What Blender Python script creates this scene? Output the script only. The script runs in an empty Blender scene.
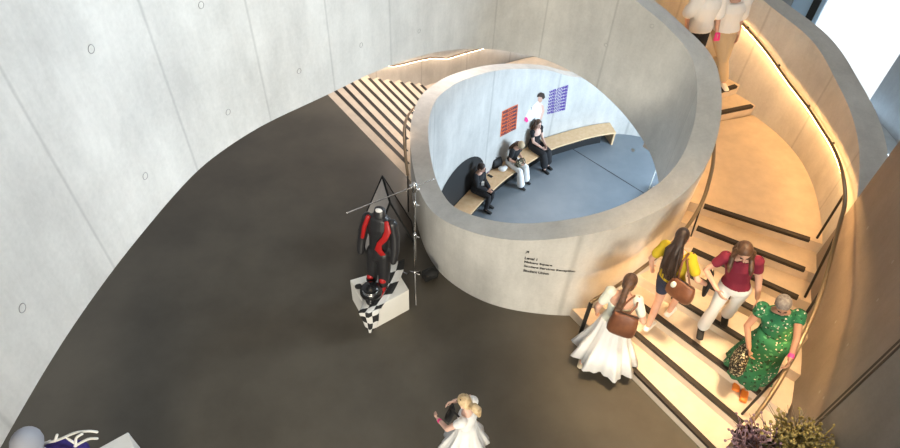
import bpy, bmesh, math, random
from mathutils import Vector, Matrix
random.seed(7)
C = bpy.context.scene.collection
PI = math.pi
# ------------------------------------------------------------------ camera
FPX, CH = 590.0, 6.85
nad = Vector((418-450, 800-224, FPX)).normalized()          # straight down, in camera axes (x right, y down, z fwd)
fw = Vector((0, 0, 1)); Yw = (fw - nad*fw.dot(nad)).normalized()
Zw = -nad; Xw = Yw.cross(Zw)
if Xw.x < 0: Xw = -Xw
def ray(px, py):
    d = Vector((px-450, py-224, FPX)); return Vector((Xw.dot(d), Yw.dot(d), Zw.dot(d)))
def W(px, py, z):
    """point of the place at height z that the photo shows at (px, py)"""
    r = ray(px, py); t = (z-CH)/r.z; return Vector((r.x*t, r.y*t, z))
def G(px, py, y):
    """same, but at distance y in front of the camera"""
    r = ray(px, py); t = y/r.y; return Vector((r.x*t, y, CH+r.z*t))
cam_d = bpy.data.cameras.new('camera'); cam = bpy.data.objects.new('camera', cam_d); C.objects.link(cam)
cam_d.sensor_width = 36; cam_d.lens = FPX*36/900; cam_d.clip_end = 200
right = Vector((Xw.x, Yw.x, Zw.x)); up = -Vector((Xw.y, Yw.y, Zw.y)); back = -Vector((Xw.z, Yw.z, Zw.z))
m = Matrix((right, up, back)).transposed().to_4x4(); m.translation = (0, 0, CH); cam.matrix_world = m
bpy.context.scene.camera = cam
vs = bpy.context.scene.view_settings
vs.view_transform = 'Standard'; vs.look = 'None'; vs.gamma = 1; vs.use_curve_mapping = False; vs.exposure = 0.0
# ------------------------------------------------------------------ materials
def s2l(c): return tuple(((v/255)/12.92 if v <= 10 else (((v/255)+.055)/1.055)**2.4) for v in c)
def mat(name, col, rough=.6, metal=0, var=.0, scale=6, bump=0, bscale=60, col2=None, stretch=None, sheen=0):
    m = bpy.data.materials.new(name); m.use_nodes = True; nt = m.node_tree; n = nt.nodes; l = nt.links
    b = n['Principled BSDF']; b.inputs['Base Color'].default_value = (*col, 1)
    b.inputs['Roughness'].default_value = rough; b.inputs['Metallic'].default_value = metal
    if sheen: b.inputs['Sheen Weight'].default_value = sheen
    tc = n.new('ShaderNodeTexCoord'); mp = n.new('ShaderNodeMapping'); l.new(tc.outputs['Object'], mp.inputs[0])
    if stretch: mp.inputs['Scale'].default_value = stretch
    if var or col2:
        t = n.new('ShaderNodeTexNoise'); t.inputs['Scale'].default_value = scale; t.inputs['Detail'].default_value = 6
        t.inputs['Roughness'].default_value = .6
        l.new(mp.outputs[0], t.inputs['Vector'])
        r = n.new('ShaderNodeValToRGB'); l.new(t.outputs['Fac'], r.inputs[0])
        c2 = col2 if col2 else tuple(min(1, c*(1+var)) for c in col); c1 = col if col2 else tuple(c*(1-var) for c in col)
        r.color_ramp.elements[0].position = .35; r.color_ramp.elements[1].position = .65
        r.color_ramp.elements[0].color = (*c1, 1); r.color_ramp.elements[1].color = (*c2, 1)
        l.new(r.outputs[0], b.inputs['Base Color'])
    if bump:
        t = n.new('ShaderNodeTexNoise'); t.inputs['Scale'].default_value = bscale; t.inputs['Detail'].default_value = 4
        l.new(mp.outputs[0], t.inputs['Vector'])
        bp = n.new('ShaderNodeBump'); bp.inputs['Strength'].default_value = bump; bp.inputs['Distance'].default_value = .01
        l.new(t.outputs['Fac'], bp.inputs['Height']); l.new(bp.outputs[0], b.inputs['Normal'])
    return m
def concrete(name, base, seams=True, var=.15, rough=.55):
    """board-cast concrete: cloudy tone, fine pores, vertical streaks; panel joints where uv.x is a whole number"""
    m = bpy.data.materials.new(name); m.use_nodes = True; nt = m.node_tree; n = nt.nodes; l = nt.links
    b = n['Principled BSDF']; b.inputs['Roughness'].default_value = rough
    tc = n.new('ShaderNodeTexCoord')
    def noise(scale, det, vec, rg=.6):
        t = n.new('ShaderNodeTexNoise'); t.inputs['Scale'].default_value = scale; t.inputs['Detail'].default_value = det
        t.inputs['Roughness'].default_value = rg; l.new(vec, t.inputs['Vector']); return t.outputs['Fac']
    mp = n.new('ShaderNodeMapping'); mp.inputs['Scale'].default_value = (1, 1, .25); l.new(tc.outputs['Object'], mp.inputs[0])
    a = noise(.9, 8, tc.outputs['Object'], .65); s = noise(3.5, 6, mp.outputs[0], .7); f = noise(30, 4, tc.outputs['Object'])
    def mth(op, x, y):
        q = n.new('ShaderNodeMath'); q.operation = op
        for i, v in enumerate((x, y)):
            if isinstance(v, (int, float)): q.inputs[i].default_value = v
            else: l.new(v, q.inputs[i])
        return q.outputs[0]
    t = mth('ADD', mth('MULTIPLY', a, .5), mth('ADD', mth('MULTIPLY', s, .35), mth('MULTIPLY', f, .15)))
    r = n.new('ShaderNodeValToRGB'); l.new(t, r.inputs[0])
    r.color_ramp.elements[0].position = .36; r.color_ramp.elements[1].position = .62
    r.color_ramp.elements[0].color = (*[c*(1-var*1.5) for c in base], 1)
    r.color_ramp.elements[1].color = (*[min(1, c*(1+var)) for c in base], 1)
    out = r.outputs[0]
    if seams:
        uv = n.new('ShaderNodeUVMap'); sp = n.new('ShaderNodeSeparateXYZ'); l.new(uv.outputs[0], sp.inputs[0])
        wob = mth('MULTIPLY', mth('SUBTRACT', s, .5), .02)
        fr = mth('ABSOLUTE', mth('SUBTRACT', mth('FRACT', mth('ADD', mth('ADD', sp.outputs[0], wob), .5), 0), .5), 0)
        d = n.new('ShaderNodeMapRange'); l.new(fr, d.inputs[0]); d.inputs[1].default_value = .004; d.inputs[2].default_value = .018
        d.inputs[3].default_value = .80; d.inputs[4].default_value = 1.0
        mx = n.new('ShaderNodeMix'); mx.data_type = 'RGBA'; mx.blend_type = 'MULTIPLY'; mx.inputs[0].default_value = 1
        l.new(out, mx.inputs[6]); l.new(d.outputs[0], mx.inputs[7]); out = mx.outputs[2]
    l.new(out, b.inputs['Base Color'])
    bp = n.new('ShaderNodeBump'); bp.inputs['Strength'].default_value = .15; bp.inputs['Distance'].default_value = .01
    l.new(t, bp.inputs['Height']); l.new(bp.outputs[0], b.inputs['Normal'])
    return m
def emit(name, col, st):
    m = bpy.data.materials.new(name); m.use_nodes = True; nt = m.node_tree; nt.nodes.clear()
    e = nt.nodes.new('ShaderNodeEmission'); e.inputs[0].default_value = (*col, 1); e.inputs[1].default_value = st
    o = nt.nodes.new('ShaderNodeOutputMaterial'); nt.links.new(e.outputs[0], o.inputs[0]); return m
M = {}
M['conc'] = concrete('cast_concrete', (.57, .555, .52))
M['conc_plain'] = concrete('smooth_concrete', (.54, .53, .50), seams=False)
M['conc_dark'] = concrete('grey_concrete', (.30, .295, .28), seams=False)
M['conc_shade'] = concrete('shaded_brown_concrete', (.235, .20, .175), seams=False)  # same concrete darkened to brown; dim warm light put into the colour
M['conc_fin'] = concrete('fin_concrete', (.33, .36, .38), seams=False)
M['stair'] = mat('pale_stone_tread', (.62, .52, .41), .55, var=.07, scale=5, bump=.05)
M['floor'] = mat('polished_dark_floor', (.074, .064, .050), .36, col2=(.108, .094, .073), scale=.9, bump=.03, bscale=3)
M['floor_low'] = mat('lower_floor_screed', (.17, .20, .225), .42, col2=(.21, .24, .265), scale=1.2)
M['nosing'] = mat('dark_nosing', (.022, .016, .012), .55)
M['bronze'] = mat('bronze_rail', (.26, .18, .10), .4, .5)
M['blackmetal'] = mat('black_metal', (.018, .016, .014), .4, .3)
M['led'] = emit('warm_led', (1.0, .55, .20), 68)
M['led_soft'] = emit('soft_led', (1.0, .72, .48), 22)
M['wood'] = mat('ash_wood', (.72, .47, .25), .5, col2=(.80, .56, .33), scale=9, stretch=(1, 1, 6))
M['black'] = mat('black_paint', (.012, .012, .012), .7)
M['blackcloth'] = mat('black_cloth', (.014, .014, .016), .85, bump=.2, bscale=40)
M['white_paint'] = mat('white_paint', (.82, .80, .74), .5, var=.02)
M['chrome'] = mat('chrome', (.75, .75, .75), .2, 1)
M['paving'] = mat('pale_paving', (.93, .93, .93), .9, var=.02, scale=2)
M['skin'] = mat('skin', (.62, .36, .26), .55, var=.05, scale=12)
M['skin_tan'] = mat('tanned_skin', (.42, .22, .14), .55, var=.05, scale=12)
M['skin_pale'] = mat('pale_skin', (.72, .46, .36), .55, var=.05, scale=12)
M['hair_dark'] = mat('dark_hair', (.018, .010, .007), .45, col2=(.045, .024, .015), scale=30, stretch=(1, 1, .12), bump=.6, bscale=60)
M['hair_brown'] = mat('brown_hair', (.055, .026, .014), .45, col2=(.12, .06, .03), scale=30, stretch=(1, 1, .12), bump=.6, bscale=60)
M['hair_blond'] = mat('blond_hair', (.42, .27, .13), .5, col2=(.75, .58, .34), scale=30, stretch=(1, 1, .3), bump=.6, bscale=60)
M['hair_grey'] = mat('grey_hair', (.13, .11, .10), .6, col2=(.27, .24, .22), scale=30, bump=.6, bscale=60)
M['eye'] = mat('eye', (.01, .01, .01), .2)
M['lips'] = mat('lips', (.35, .09, .08), .4)
M['white_cloth'] = mat('white_cotton', (.80, .79, .77), .9, bump=.3, bscale=25)
M['mint_cloth'] = mat('pale_green_white_cotton', (.66, .70, .62), .9, bump=.3, bscale=25)
M['yellow_cloth'] = mat('mustard_cotton', (.50, .38, .015), .9, var=.06, bump=.3, bscale=22)
M['maroon_cloth'] = mat('maroon_cotton', (.17, .008, .028), .85, var=.05, bump=.2, bscale=22)
M['denim'] = mat('navy_denim', (.018, .025, .055), .85, var=.1)
M['beige_cloth'] = mat('beige_linen', (.50, .39, .25), .9, bump=.25, bscale=22)
M['leather'] = mat('brown_leather', (.13, .045, .02), .45, col2=(.20, .075, .033), scale=8)
M['pink'] = mat('pink_band', (.85, .04, .25), .5)
M['orange_shoe'] = mat('orange_leather', (.75, .22, .03), .4)
M['sandal'] = mat('cream_sandal', (.60, .52, .36), .6)
M['purple'] = mat('purple_cloth', (.035, .018, .16), .8, var=.2)
M['lilac'] = mat('mauve_dried_flower', (.20, .12, .16), .9, col2=(.34, .24, .30), scale=30)
M['straw'] = mat('dried_yellow_flower', (.15, .12, .03), .9, col2=(.42, .34, .13), scale=25)
M['twig'] = mat('grey_twig', (.14, .13, .10), .9, col2=(.25, .24, .20), scale=25)
M['red'] = mat('red_leather', (.42, .012, .012), .4)
M['suit'] = mat('black_leather', (.02, .02, .022), .38, bump=.3, bscale=25)
M['greyhead'] = mat('pale_grey_fibre', (.36, .36, .39), .6)
M['orange_print'] = mat('orange_print', (.72, .13, .025), .6)
M['dark_print'] = mat('dark_print', (.05, .02, .05), .6)
M['purple_print'] = mat('purple_print', (.075, .02, .28), .6)
M['text'] = mat('black_lettering', (.012, .012, .012), .6)
M['panel'] = mat('grey_panel', (.62, .57, .52), .6, var=.05)
M['mesh_panel'] = mat('dark_mesh_panel', (.11, .09, .075), .7)
M['frame_blue'] = mat('pale_blue_aluminium', (.45, .62, .78), .4, .2)
def dotted(name, base, cols, scale, thr, size=1.0):
    """small scattered flowers or leaves printed on a cloth"""
    m = mat(name, base, .85); nt = m.node_tree; n = nt.nodes; l = nt.links; b = n['Principled BSDF']
    tc = n.new('ShaderNodeTexCoord'); prev = None
    for i, c in enumerate(cols):
        v = n.new('ShaderNodeTexVoronoi'); v.inputs['Scale'].default_value = scale*(1+.37*i)
        nz = n.new('ShaderNodeTexNoise'); nz.inputs['Scale'].default_value = scale*2.5
        mp = n.new('ShaderNodeMixRGB') if False else n.new('ShaderNodeVectorMath'); mp.operation = 'MULTIPLY_ADD'
        l.new(nz.outputs['Color'], mp.inputs[0]); mp.inputs[1].default_value = (.03, .03, .03); l.new(tc.outputs['Object'], mp.inputs[2])
        l.new(mp.outputs[0], v.inputs['Vector'])
        q = n.new('ShaderNodeMath'); q.operation = 'LESS_THAN'; l.new(v.outputs['Distance'], q.inputs[0]); q.inputs[1].default_value = thr[i]
        mx = n.new('ShaderNodeMix'); mx.data_type = 'RGBA'; l.new(q.outputs[0], mx.inputs[0])
        if prev is None: mx.inputs[6].default_value = (*base, 1)
        else: l.new(prev, mx.inputs[6])
        mx.inputs[7].default_value = (*c, 1); prev = mx.outputs[2]
    l.new(prev, b.inputs['Base Color']); return m
M['green_floral'] = dotted('green_floral_cloth', (.014, .14, .058), [(.07, .27, .12), (.008, .05, .02), (.60, .50, .42)], 12, [.24, .30, .20])
M['black_floral'] = dotted('black_cream_floral', (.015, .014, .012), [(.62, .56, .38), (.45, .40, .22)], 30, [.36, .26])
# ------------------------------------------------------------------ mesh helpers
def link(name, bm, m, parent=None, smooth=True, loc=None):
    bmesh.ops.recalc_face_normals(bm, faces=bm.faces)
    me = bpy.data.meshes.new(name); bm.to_mesh(me); bm.free()
    for mm in (m if isinstance(m, (list, tuple)) else [m]): me.materials.append(M[mm] if isinstance(mm, str) else mm)
    if smooth:
        for p in me.polygons: p.use_smooth = True
    o = bpy.data.objects.new(name, me); C.objects.link(o)
    if parent: o.parent = parent
    if loc is not None: o.location = loc
    return o
def sharp(o, ang=35):
    o.data.set_sharp_from_angle(angle=math.radians(ang)); return o
def thing(name, label, cat, loc=(0, 0, 0), group=None):
    o = bpy.data.objects.new(name, None); C.objects.link(o); o.location = loc; o.empty_display_size = .1
    o['label'] = label; o['category'] = cat
    if group: o['group'] = group
    return o
def tag(o, label, cat, group=None):
    o['label'] = label; o['category'] = cat
    if group: o['group'] = group
    return o
def struct(o, label=None):
    o['kind'] = 'structure'
    if label: o['label'] = label
    return o
def box(bm, c, s, rot=None):
    g = bmesh.ops.create_cube(bm, size=1)['verts']
    for v in g:
        p = Vector((v.co.x*s[0], v.co.y*s[1], v.co.z*s[2]))
        if rot: p = rot @ p
        v.co = p+Vector(c)
    return g
def frame(d, side=None):
    d = d.normalized()
    if side is None: side = Vector((0, 0, 1)) if abs(d.z) < .9 else Vector((0, 1, 0))
    a = (side - d*side.dot(d)).normalized(); return a, d.cross(a)
def limb(bm, pts, rad, seg=12, side=None, cap=True, closed=True):
    """tapered tube through pts; rad = r or (ra, rb) along side / across"""
    pts = [Vector(p) for p in pts]; rings = []
    rr = [(r, r) if isinstance(r, (int, float)) else r for r in rad]
    n = len(pts); seq = []
    dirs = []
    for i in range(n):
        d = (pts[min(i+1, n-1)]-pts[max(i-1, 0)])
        if d.length < 1e-7: d = Vector((0, 0, 1))
        dirs.append(d.normalized())
    if cap:
        for f in (.98, .82, .5): seq.append((pts[0]-dirs[0]*f*min(rr[0]), dirs[0], [r*math.sqrt(1-f*f) for r in rr[0]]))
    for i in range(n): seq.append((pts[i], dirs[i], rr[i]))
    if cap:
        for f in (.5, .82, .98): seq.append((pts[-1]+dirs[-1]*f*min(rr[-1]), dirs[-1], [r*math.sqrt(1-f*f) for r in rr[-1]]))
    pa = None
    for p, d, r in seq:
        a, b = frame(d, side if side is not None else pa); pa = a if side is None else None
        rings.append([bm.verts.new(p+a*r[0]*math.cos(2*PI*k/seg)+b*r[1]*math.sin(2*PI*k/seg)) for k in range(seg)])
    for i in range(len(rings)-1):
        for k in range(seg):
            bm.faces.new((rings[i][k], rings[i][(k+1) % seg], rings[i+1][(k+1) % seg], rings[i+1][k]))
    if closed: bm.faces.new(rings[0][::-1]); bm.faces.new(rings[-1])
def ell(bm, c, r, ax=None, seg=16, rings=10):
    g = bmesh.ops.create_uvsphere(bm, u_segments=seg, v_segments=rings, radius=1)['verts']
    for v in g:
        p = Vector((v.co.x*r[0], v.co.y*r[1], v.co.z*r[2]))
        if ax: p = ax[0]*p.x+ax[1]*p.y+ax[2]*p.z
        v.co = p+Vector(c)
def prism(bm, poly, z0, z1):
    a = [bm.verts.new((p[0], p[1], z0)) for p in poly]; b = [bm.verts.new((p[0], p[1], z1)) for p in poly]
    n = len(poly); bm.faces.new(a[::-1]); bm.faces.new(b)
    for i in range(n): bm.faces.new((a[i], a[(i+1) % n], b[(i+1) % n], b[i]))
def cr(pts, per=8, smooth=3):
    pts = [Vector(p) for p in pts]; out = []
    for i in range(len(pts)-1):
        p0 = pts[max(i-1, 0)]; p1 = pts[i]; p2 = pts[i+1]; p3 = pts[min(i+2, len(pts)-1)]
        for k in range(per):
            t = k/per
            out.append(.5*((2*p1)+(p2-p0)*t+(2*p0-5*p1+4*p2-p3)*t*t+(3*p1-p0-3*p2+p3)*t**3))
    out.append(pts[-1])
    for _ in range(smooth):
        out = [out[0]]+[(out[i-1]+out[i]*2+out[i+1])/4 for i in range(1, len(out)-1)]+[out[-1]]
    return out
def resample(pts, step):
    L = [0]
    for i in range(1, len(pts)): L.append(L[-1]+(pts[i].xy-pts[i-1].xy).length)
    n = max(2, int(L[-1]/step)); out = []; j = 0
    for k in range(n+1):
        s = L[-1]*k/n
        while j < len(L)-2 and L[j+1] < s: j += 1
        t = (s-L[j])/max(1e-9, L[j+1]-L[j]); out.append(pts[j].lerp(pts[j+1], t))
    return out
def nrm(P, i):
    d = (P[min(i+1, len(P)-1)].xy-P[max(i-1, 0)].xy).normalized(); return Vector((d.y, -d.x))    # right of travel
def hit(px, py, P):
    """(index, point) where the ray of a pixel meets the vertical surface over the plan curve P"""
    r = ray(px, py); best = None
    for i in range(len(P)-1):
        a, b = P[i].xy, P[i+1].xy; d = Vector((r.x, r.y)); e = b-a
        den = d.x*e.y-d.y*e.x
        if abs(den) < 1e-9: continue
        t = (a.x*e.y-a.y*e.x)/den; s = (a.x*d.y-a.y*d.x)/den
        if -1e-6 <= s <= 1+1e-6 and t > 0:
            yield_pt = (i+s, Vector((r.x*t, r.y*t, CH+r.z*t)))
            if best is None: best = []
            best.append(yield_pt)
    return best
def wall_from(P, zb, off0, off1, seam_idx, name, m, extra=None):
    """vertical wall over plan P (z = top); zb list of bottoms; off0/off1 offsets to the right of travel; uv.x = panel count"""
    bm = bmesh.new(); uv = bm.loops.layers.uv.new('UVMap'); n = len(P)
    L = [0]
    for i in range(1, n): L.append(L[-1]+(P[i].xy-P[i-1].xy).length)
    def u_of(i):
        if not seam_idx: return L[i]/1.4
        ks = seam_idx
        if i <= ks[0]: return (L[i]-L[int(ks[0])])/2.6-.12
        for k in range(len(ks)-1):
            if i <= ks[k+1]: return k+(i-ks[k])/(ks[k+1]-ks[k])
        return len(ks)-1+(L[i]-L[int(ks[-1])])/1.25
    rows = []
    NV = 6
    for i in range(n):
        q = nrm(P, i); a = P[i].xy+q*off0; b = P[i].xy+q*off1; zt = P[i].z; z0 = zb[i]
        rows.append(([bm.verts.new((a.x, a.y, z0+(zt-z0)*k/NV)) for k in range(NV+1)],
                     [bm.verts.new((b.x, b.y, z0+(zt-z0)*k/NV)) for k in range(NV+1)]))
    def face(vs, us):
        f = bm.faces.new(vs)
        for lp, u in zip(f.loops, us): lp[uv].uv = (u, lp.vert.co.z)
    for i in range(n-1):
        u0, u1 = u_of(i), u_of(i+1)
        for s in (0, 1):
            for k in range(NV): face((rows[i][s][k], rows[i+1][s][k], rows[i+1][s][k+1], rows[i][s][k+1]), (u0, u1, u1, u0))
        face((rows[i][0][NV], rows[i+1][0][NV], rows[i+1][1][NV], rows[i][1][NV]), (.5, .5, .5, .5))
        face((rows[i][0][0], rows[i+1][0][0], rows[i+1][1][0], rows[i][1][0]), (.5, .5, .5, .5))
    for i in (0, n-1):
        for k in range(NV): face((rows[i][0][k], rows[i][1][k], rows[i][1][k+1], rows[i][0][k+1]), (.5,)*4)
    if extra: extra(bm, uv)
    return sharp(link(name, bm, m), 40)
h = .165
ZL = -3.6
# ------------------------------------------------------------------ the spiral wall (parapet that climbs and opens out)
top = [(7.2, 13.2, -2.1), (6.1, 14.0, -2.0), (5.0, 14.35, -1.9), (3.9, 14.1, -1.65)]
low = [(572, 77, -1.36), (552, 71, -1.0), (533, 69, -.66), (498, 70, -.14), (463, 80, .32), (445, 91, .48), (436, 100, .54), (430, 114, .58), (428, 133, .62), (430, 153, .72), (435, 176, .84),
       (443, 194, .95), (453, 206, 1.06), (469, 214, 1.2), (500, 222, 1.35), (540, 223, 1.5), (600, 213, 1.75), (650, 190, 2.0), (680, 160, 2.25), (695, 120, 2.5),
       (697, 80, 2.75), (688, 50, 2.95), (660, 20, 3.2), (635, 0, 3.35)]
ctrl = [Vector(p) for p in top]+[W(*p) for p in low]
nA = len(ctrl)-1
bandlow = [(2.2, 8.0, 1.83), (1.62, 8.42, 1.96), (.31, 8.2, 2.30), (-.75, 6.7, 2.89), (-1.38, 5.5, 3.19), (-2.22, 3.9, 3.39), (-2.40, 2.4, 3.59), (-2.33, 1.2, 3.68), (-2.2, -.3, 3.8)]
bandtop = [(1.62, 8.42, 3.75), (1.0, 8.5, 4.0), (.31, 8.2, 4.25), (-.3, 7.45, 4.6), (-.80, 6.65, 4.9), (-1.40, 5.5, 5.3), (-1.95, 4.5, 5.6), (-2.25, 3.6, 5.8), (-2.40, 2.4, 6.0), (-2.36, 1.2, 6.1), (-2.2, -.3, 6.2), (-1.9, -2.0, 6.2)]
ctrl += [Vector(p) for p in bandtop]
RING = resample(cr(ctrl, 8, 6), .06)
N = len(RING)
# bottom edge: meets the lower floor round the drum, then climbs under the flight
edge_px = [(655, 172), (648, 150), (640, 135), (622, 111), (600, 90), (580, 76), (560, 66), (520, 54), (480, 49), (440, 51), (400, 62), (365, 76), (333, 92), (265, 124), (200, 168), (150, 224), (100, 288), (50, 362), (0, 448)]
i_se = min(range(N), key=lambda i: (RING[i].xy-Vector((2.75, 5.75))).length)
eb = []
for px, py in edge_px:
    hs = [q for q in (hit(px, py, RING) or []) if q[0] > i_se and (q[1].z > .2)]
    if hs:
        q = hs[0] if px < 620 else min(hs, key=lambda q: abs(q[1].z-1.4))
        eb.append((q[0], q[1].z))
eb.sort()
mono = []
for a, z in eb:
    if not mono or (a > mono[-1][0]+1 and z > mono[-1][1]-.15): mono.append((a, z))
eb = mono
zb = []
for i in range(N):
    if i <= i_se: zb.append(ZL)
    elif i <= eb[0][0]: zb.append(min(1.0, eb[0][1]))
    elif i >= eb[-1][0]: zb.append(eb[-1][1]+(i-eb[-1][0])*.002)
    else:
        for k in range(len(eb)-1):
            if eb[k][0] <= i <= eb[k+1][0]:
                t = (i-eb[k][0])/(eb[k+1][0]-eb[k][0]); zb.append(eb[k][1]*(1-t)+eb[k+1][1]*t); break
for _ in range(12):
    zb = [zb[0]]+[zb[i] if i < i_se+3 else (zb[i-1]+2*zb[i]+zb[i+1])/4 for i in range(1, N-1)]+[zb[-1]]
# panel joints of the upper band
def ring_hit(px, py, lo=None, hi=None):
    hs = [q for q in (hit(px, py, RING) or []) if (lo is None or q[0] >= lo) and (hi is None or q[0] <= hi)]
    return hs[0] if hs else None
seam = []
for px, py in [(690, 110), (603, 60), (543, 30), (495, 30), (390, 30), (329, 40), (258, 60), (170, 90), (35, 130), ]:
    q = ring_hit(px, py, i_se)
    if q: seam.append(q[0])
seam = sorted(seam)
holes = [(91, 49), (201, 5), (299, 71), (361, 45), (228, 112), (145, 176), (22, 308), (419, 31), (652, 26), (633, 150), (606, 45)]
def add_holes(bm, uv):
    for px, py in holes:
        q = ring_hit(px, py, i_se)
        if not q: continue
        i = int(q[0]); P0 = q[1]; nn = nrm(RING, i); t = Vector((-nn.y, nn.x, 0)); N3 = Vector((-nn.x, -nn.y, 0))
        if OFFS > 0: pass
        rs = []
        for rr, d in ((.030, .002), (.027, .005), (.024, .002), (.001, .002)):
            rs.append([bm.verts.new(P0+N3*d*IN+(t*math.cos(a*PI/8)+Vector((0, 0, 1))*math.sin(a*PI/8))*rr) for a in range(16)])
        for k in range(3):
            for a in range(16):
                f = bm.faces.new((rs[k][a], rs[k][(a+1) % 16], rs[k+1][(a+1) % 16], rs[k+1][a]))
                f.material_index = 1 if k != 2 else 0
                for lp in f.loops: lp[uv].uv = (.5, 0)
# travel goes west side southwards then round to the east: interior lies to the left, so the outer face is to the right
OFFS = .31; IN = 1
ringw = wall_from(RING, zb, 0, OFFS, seam, 'wall_spiral', ['conc', 'conc_dark'], add_holes)
struct(ringw, 'pale cast concrete parapet wall spiralling round the stairwell')
RO = [Vector((*(RING[i].xy+nrm(RING, i)*OFFS), RING[i].z)) for i in range(N)]
# ------------------------------------------------------------------ floors
i_s1 = min(range(i_se), key=lambda i: (RO[i].xy-Vector((-.7, 7.55))).length)
RM = [RING[i].xy+nrm(RING, i)*.2 for i in range(N)]
i_e = min(range(i_se-40, N), key=lambda i: (RO[i].xy-Vector((2.9, 5.3))).length + (0 if i < i_se+40 else 9))
S1o = Vector((-2.47, 10.33)); S1i = Vector((-.9, 8.31)); sd = (S1o-S1i).normalized()
bm = bmesh.new()
poly = [(-14, -8), (12, -8), (12, 4.9), (4.3, 4.9)]+[tuple(RM[i]) for i in range(i_e, i_s1-1, -3)]+[tuple(W(412,182.5,0).xy), tuple(W(329,96,0).xy), tuple(W(329,96,0).xy+sd*2.2), (-14, 14)]
prism(bm, poly, -.25, 0)
struct(link('floor', bm, 'floor', smooth=False), 'dark polished concrete ground floor')
bm = bmesh.new(); prism(bm, [(-6, 4), (12, 4), (12, 20), (-6, 20)], ZL-.2, ZL)
struct(link('floor_lower', bm, 'floor_low', smooth=False), 'blue grey lower floor inside the round well')
# joint lines in lower floor: thin strip
bm = bmesh.new()
a = W(576, 151, ZL+.004); b = W(655, 200, ZL+.004); d = (b-a).normalized(); n_ = Vector((-d.y, d.x, 0))*.012
bm.faces.new([bm.verts.new(v) for v in (a-n_-d*1, a+n_-d*1, b+n_+d*2, b-n_+d*2)])
struct(link('trim_1', bm, 'black', smooth=False), 'dark joint line in the lower floor')
# ------------------------------------------------------------------ outer stair wall
OWc = [(1.0, 10.5, 4.6), (2.3, 10.3, 4.1), (3.6, 9.75, 3.5), (4.52, 8.87, 3.02), (5.05, 8.05, 2.83), (5.25, 7.36, 2.58), (5.25, 6.75, 2.47), (5.15, 6.2, 2.38), (5.02, 5.75, 2.27), (4.88, 5.38, 2.17)]
OW = resample(cr(OWc, 8, 3), .06)
zbo = [p.z-1.25-.55 for p in OW]
ow = wall_from([Vector(p) for p in OW], [max(.0, z-2.2) if i > 60 else z for i, z in enumerate(zbo)], 0, -.34, None, 'wall_stair_outer', ['conc', 'conc_dark'])
struct(ow, 'concrete balustrade wall on the outer side of the curved stair')
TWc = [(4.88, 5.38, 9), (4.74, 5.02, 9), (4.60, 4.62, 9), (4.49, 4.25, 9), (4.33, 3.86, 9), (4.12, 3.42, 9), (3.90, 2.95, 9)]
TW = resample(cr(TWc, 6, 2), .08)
def tw_holes(bm, uv):
    for px, py in [(868, 228), (836, 322), (848, 345), (878, 300), (824, 398), (893, 262), (820, 392)]:
        hs = hit(px, py, TW)
        if not hs: continue
        P0 = hs[0][1]; i = int(hs[0][0]); nn = nrm(TW, i); t = Vector((-nn.y, nn.x, 0)); N3 = Vector((nn.x, nn.y, 0))
        ring = [bm.verts.new(P0+N3*.004+(t*math.cos(a*PI/6)*.016+Vector((0, 0, 1))*math.sin(a*PI/6)*.024)) for a in range(12)]
        f = bm.faces.new(ring); f.material_index = 1
        for lp in f.loops: lp[uv].uv = (.5, 0)
# ------------------------------------------------------------------ stairs
def line(a, b, z, ei=.28, eo=.30):
    ei = ei+.17 if ei < .4 else ei
    A = W(*a, z).xy; B = W(*b, z).xy; d = (B-A).normalized(); return A, B, A-d*ei, B+d*eo
LN = {1: ((577, 314), (711, 448), .12, 1.3), 2: ((640, 338), (742, 424), .75, .60), 3: ((642, 306), (760, 394), .30, .34), 4: ((672, 296), (776, 360), .35, .36),
      5: ((688, 274), (788, 328), .30, .36), 6: ((692, 250), (798, 298), .30, .36), 7: ((697, 228), (805, 270), .30, .36), 8: ((704, 206), (810, 240), .30, .42),
      9: ((719, 113), (753, 106), .9, .6), 10: ((718, 92), (737, 86), 1.1, .9), 11: ((712, 69), (720, 66), 1.2, 1.3)}
S = {k: line(v[0], v[1], k*h, v[2], v[3]) for k, v in LN.items()}
def wall_plain(P, z0, z1, off, name, m, label, extra=None, seams=None):
    Q = [Vector((p.x, p.y, z1 if z1 is not None else p.z)) for p in P]
    return struct(wall_from(Q, [z0]*len(Q) if not isinstance(z0, list) else z0, 0, off, seams, name, m, extra), label)
wall_plain(TW, -.1, 9, -.35, 'wall_east', ['conc_shade', 'conc_dark'], 'tall concrete wall toned brown for shade, rising beside the foot of the stair', tw_holes)
# the next tall wall past the vertical slot
def seg(a, b, n=6): return [Vector((a[0]+(b[0]-a[0])*i/n, a[1]+(b[1]-a[1])*i/n, 0)) for i in range(n+1)]
sl = TW[-1].xy
e2 = hit(809, 426, TW); sl = e2[0][1].xy if e2 else sl
c1 = Vector((sl.x-.025, sl.y-.075)); c2 = Vector((3.5, .6))
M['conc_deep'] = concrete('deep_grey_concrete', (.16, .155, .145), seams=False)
wall_plain(seg(c1, c2, 10), -.1, 9, -.4, 'wall_right', ['conc_deep', 'conc_dark'], 'tall smooth dark grey concrete wall beyond the vertical slot')
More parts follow.
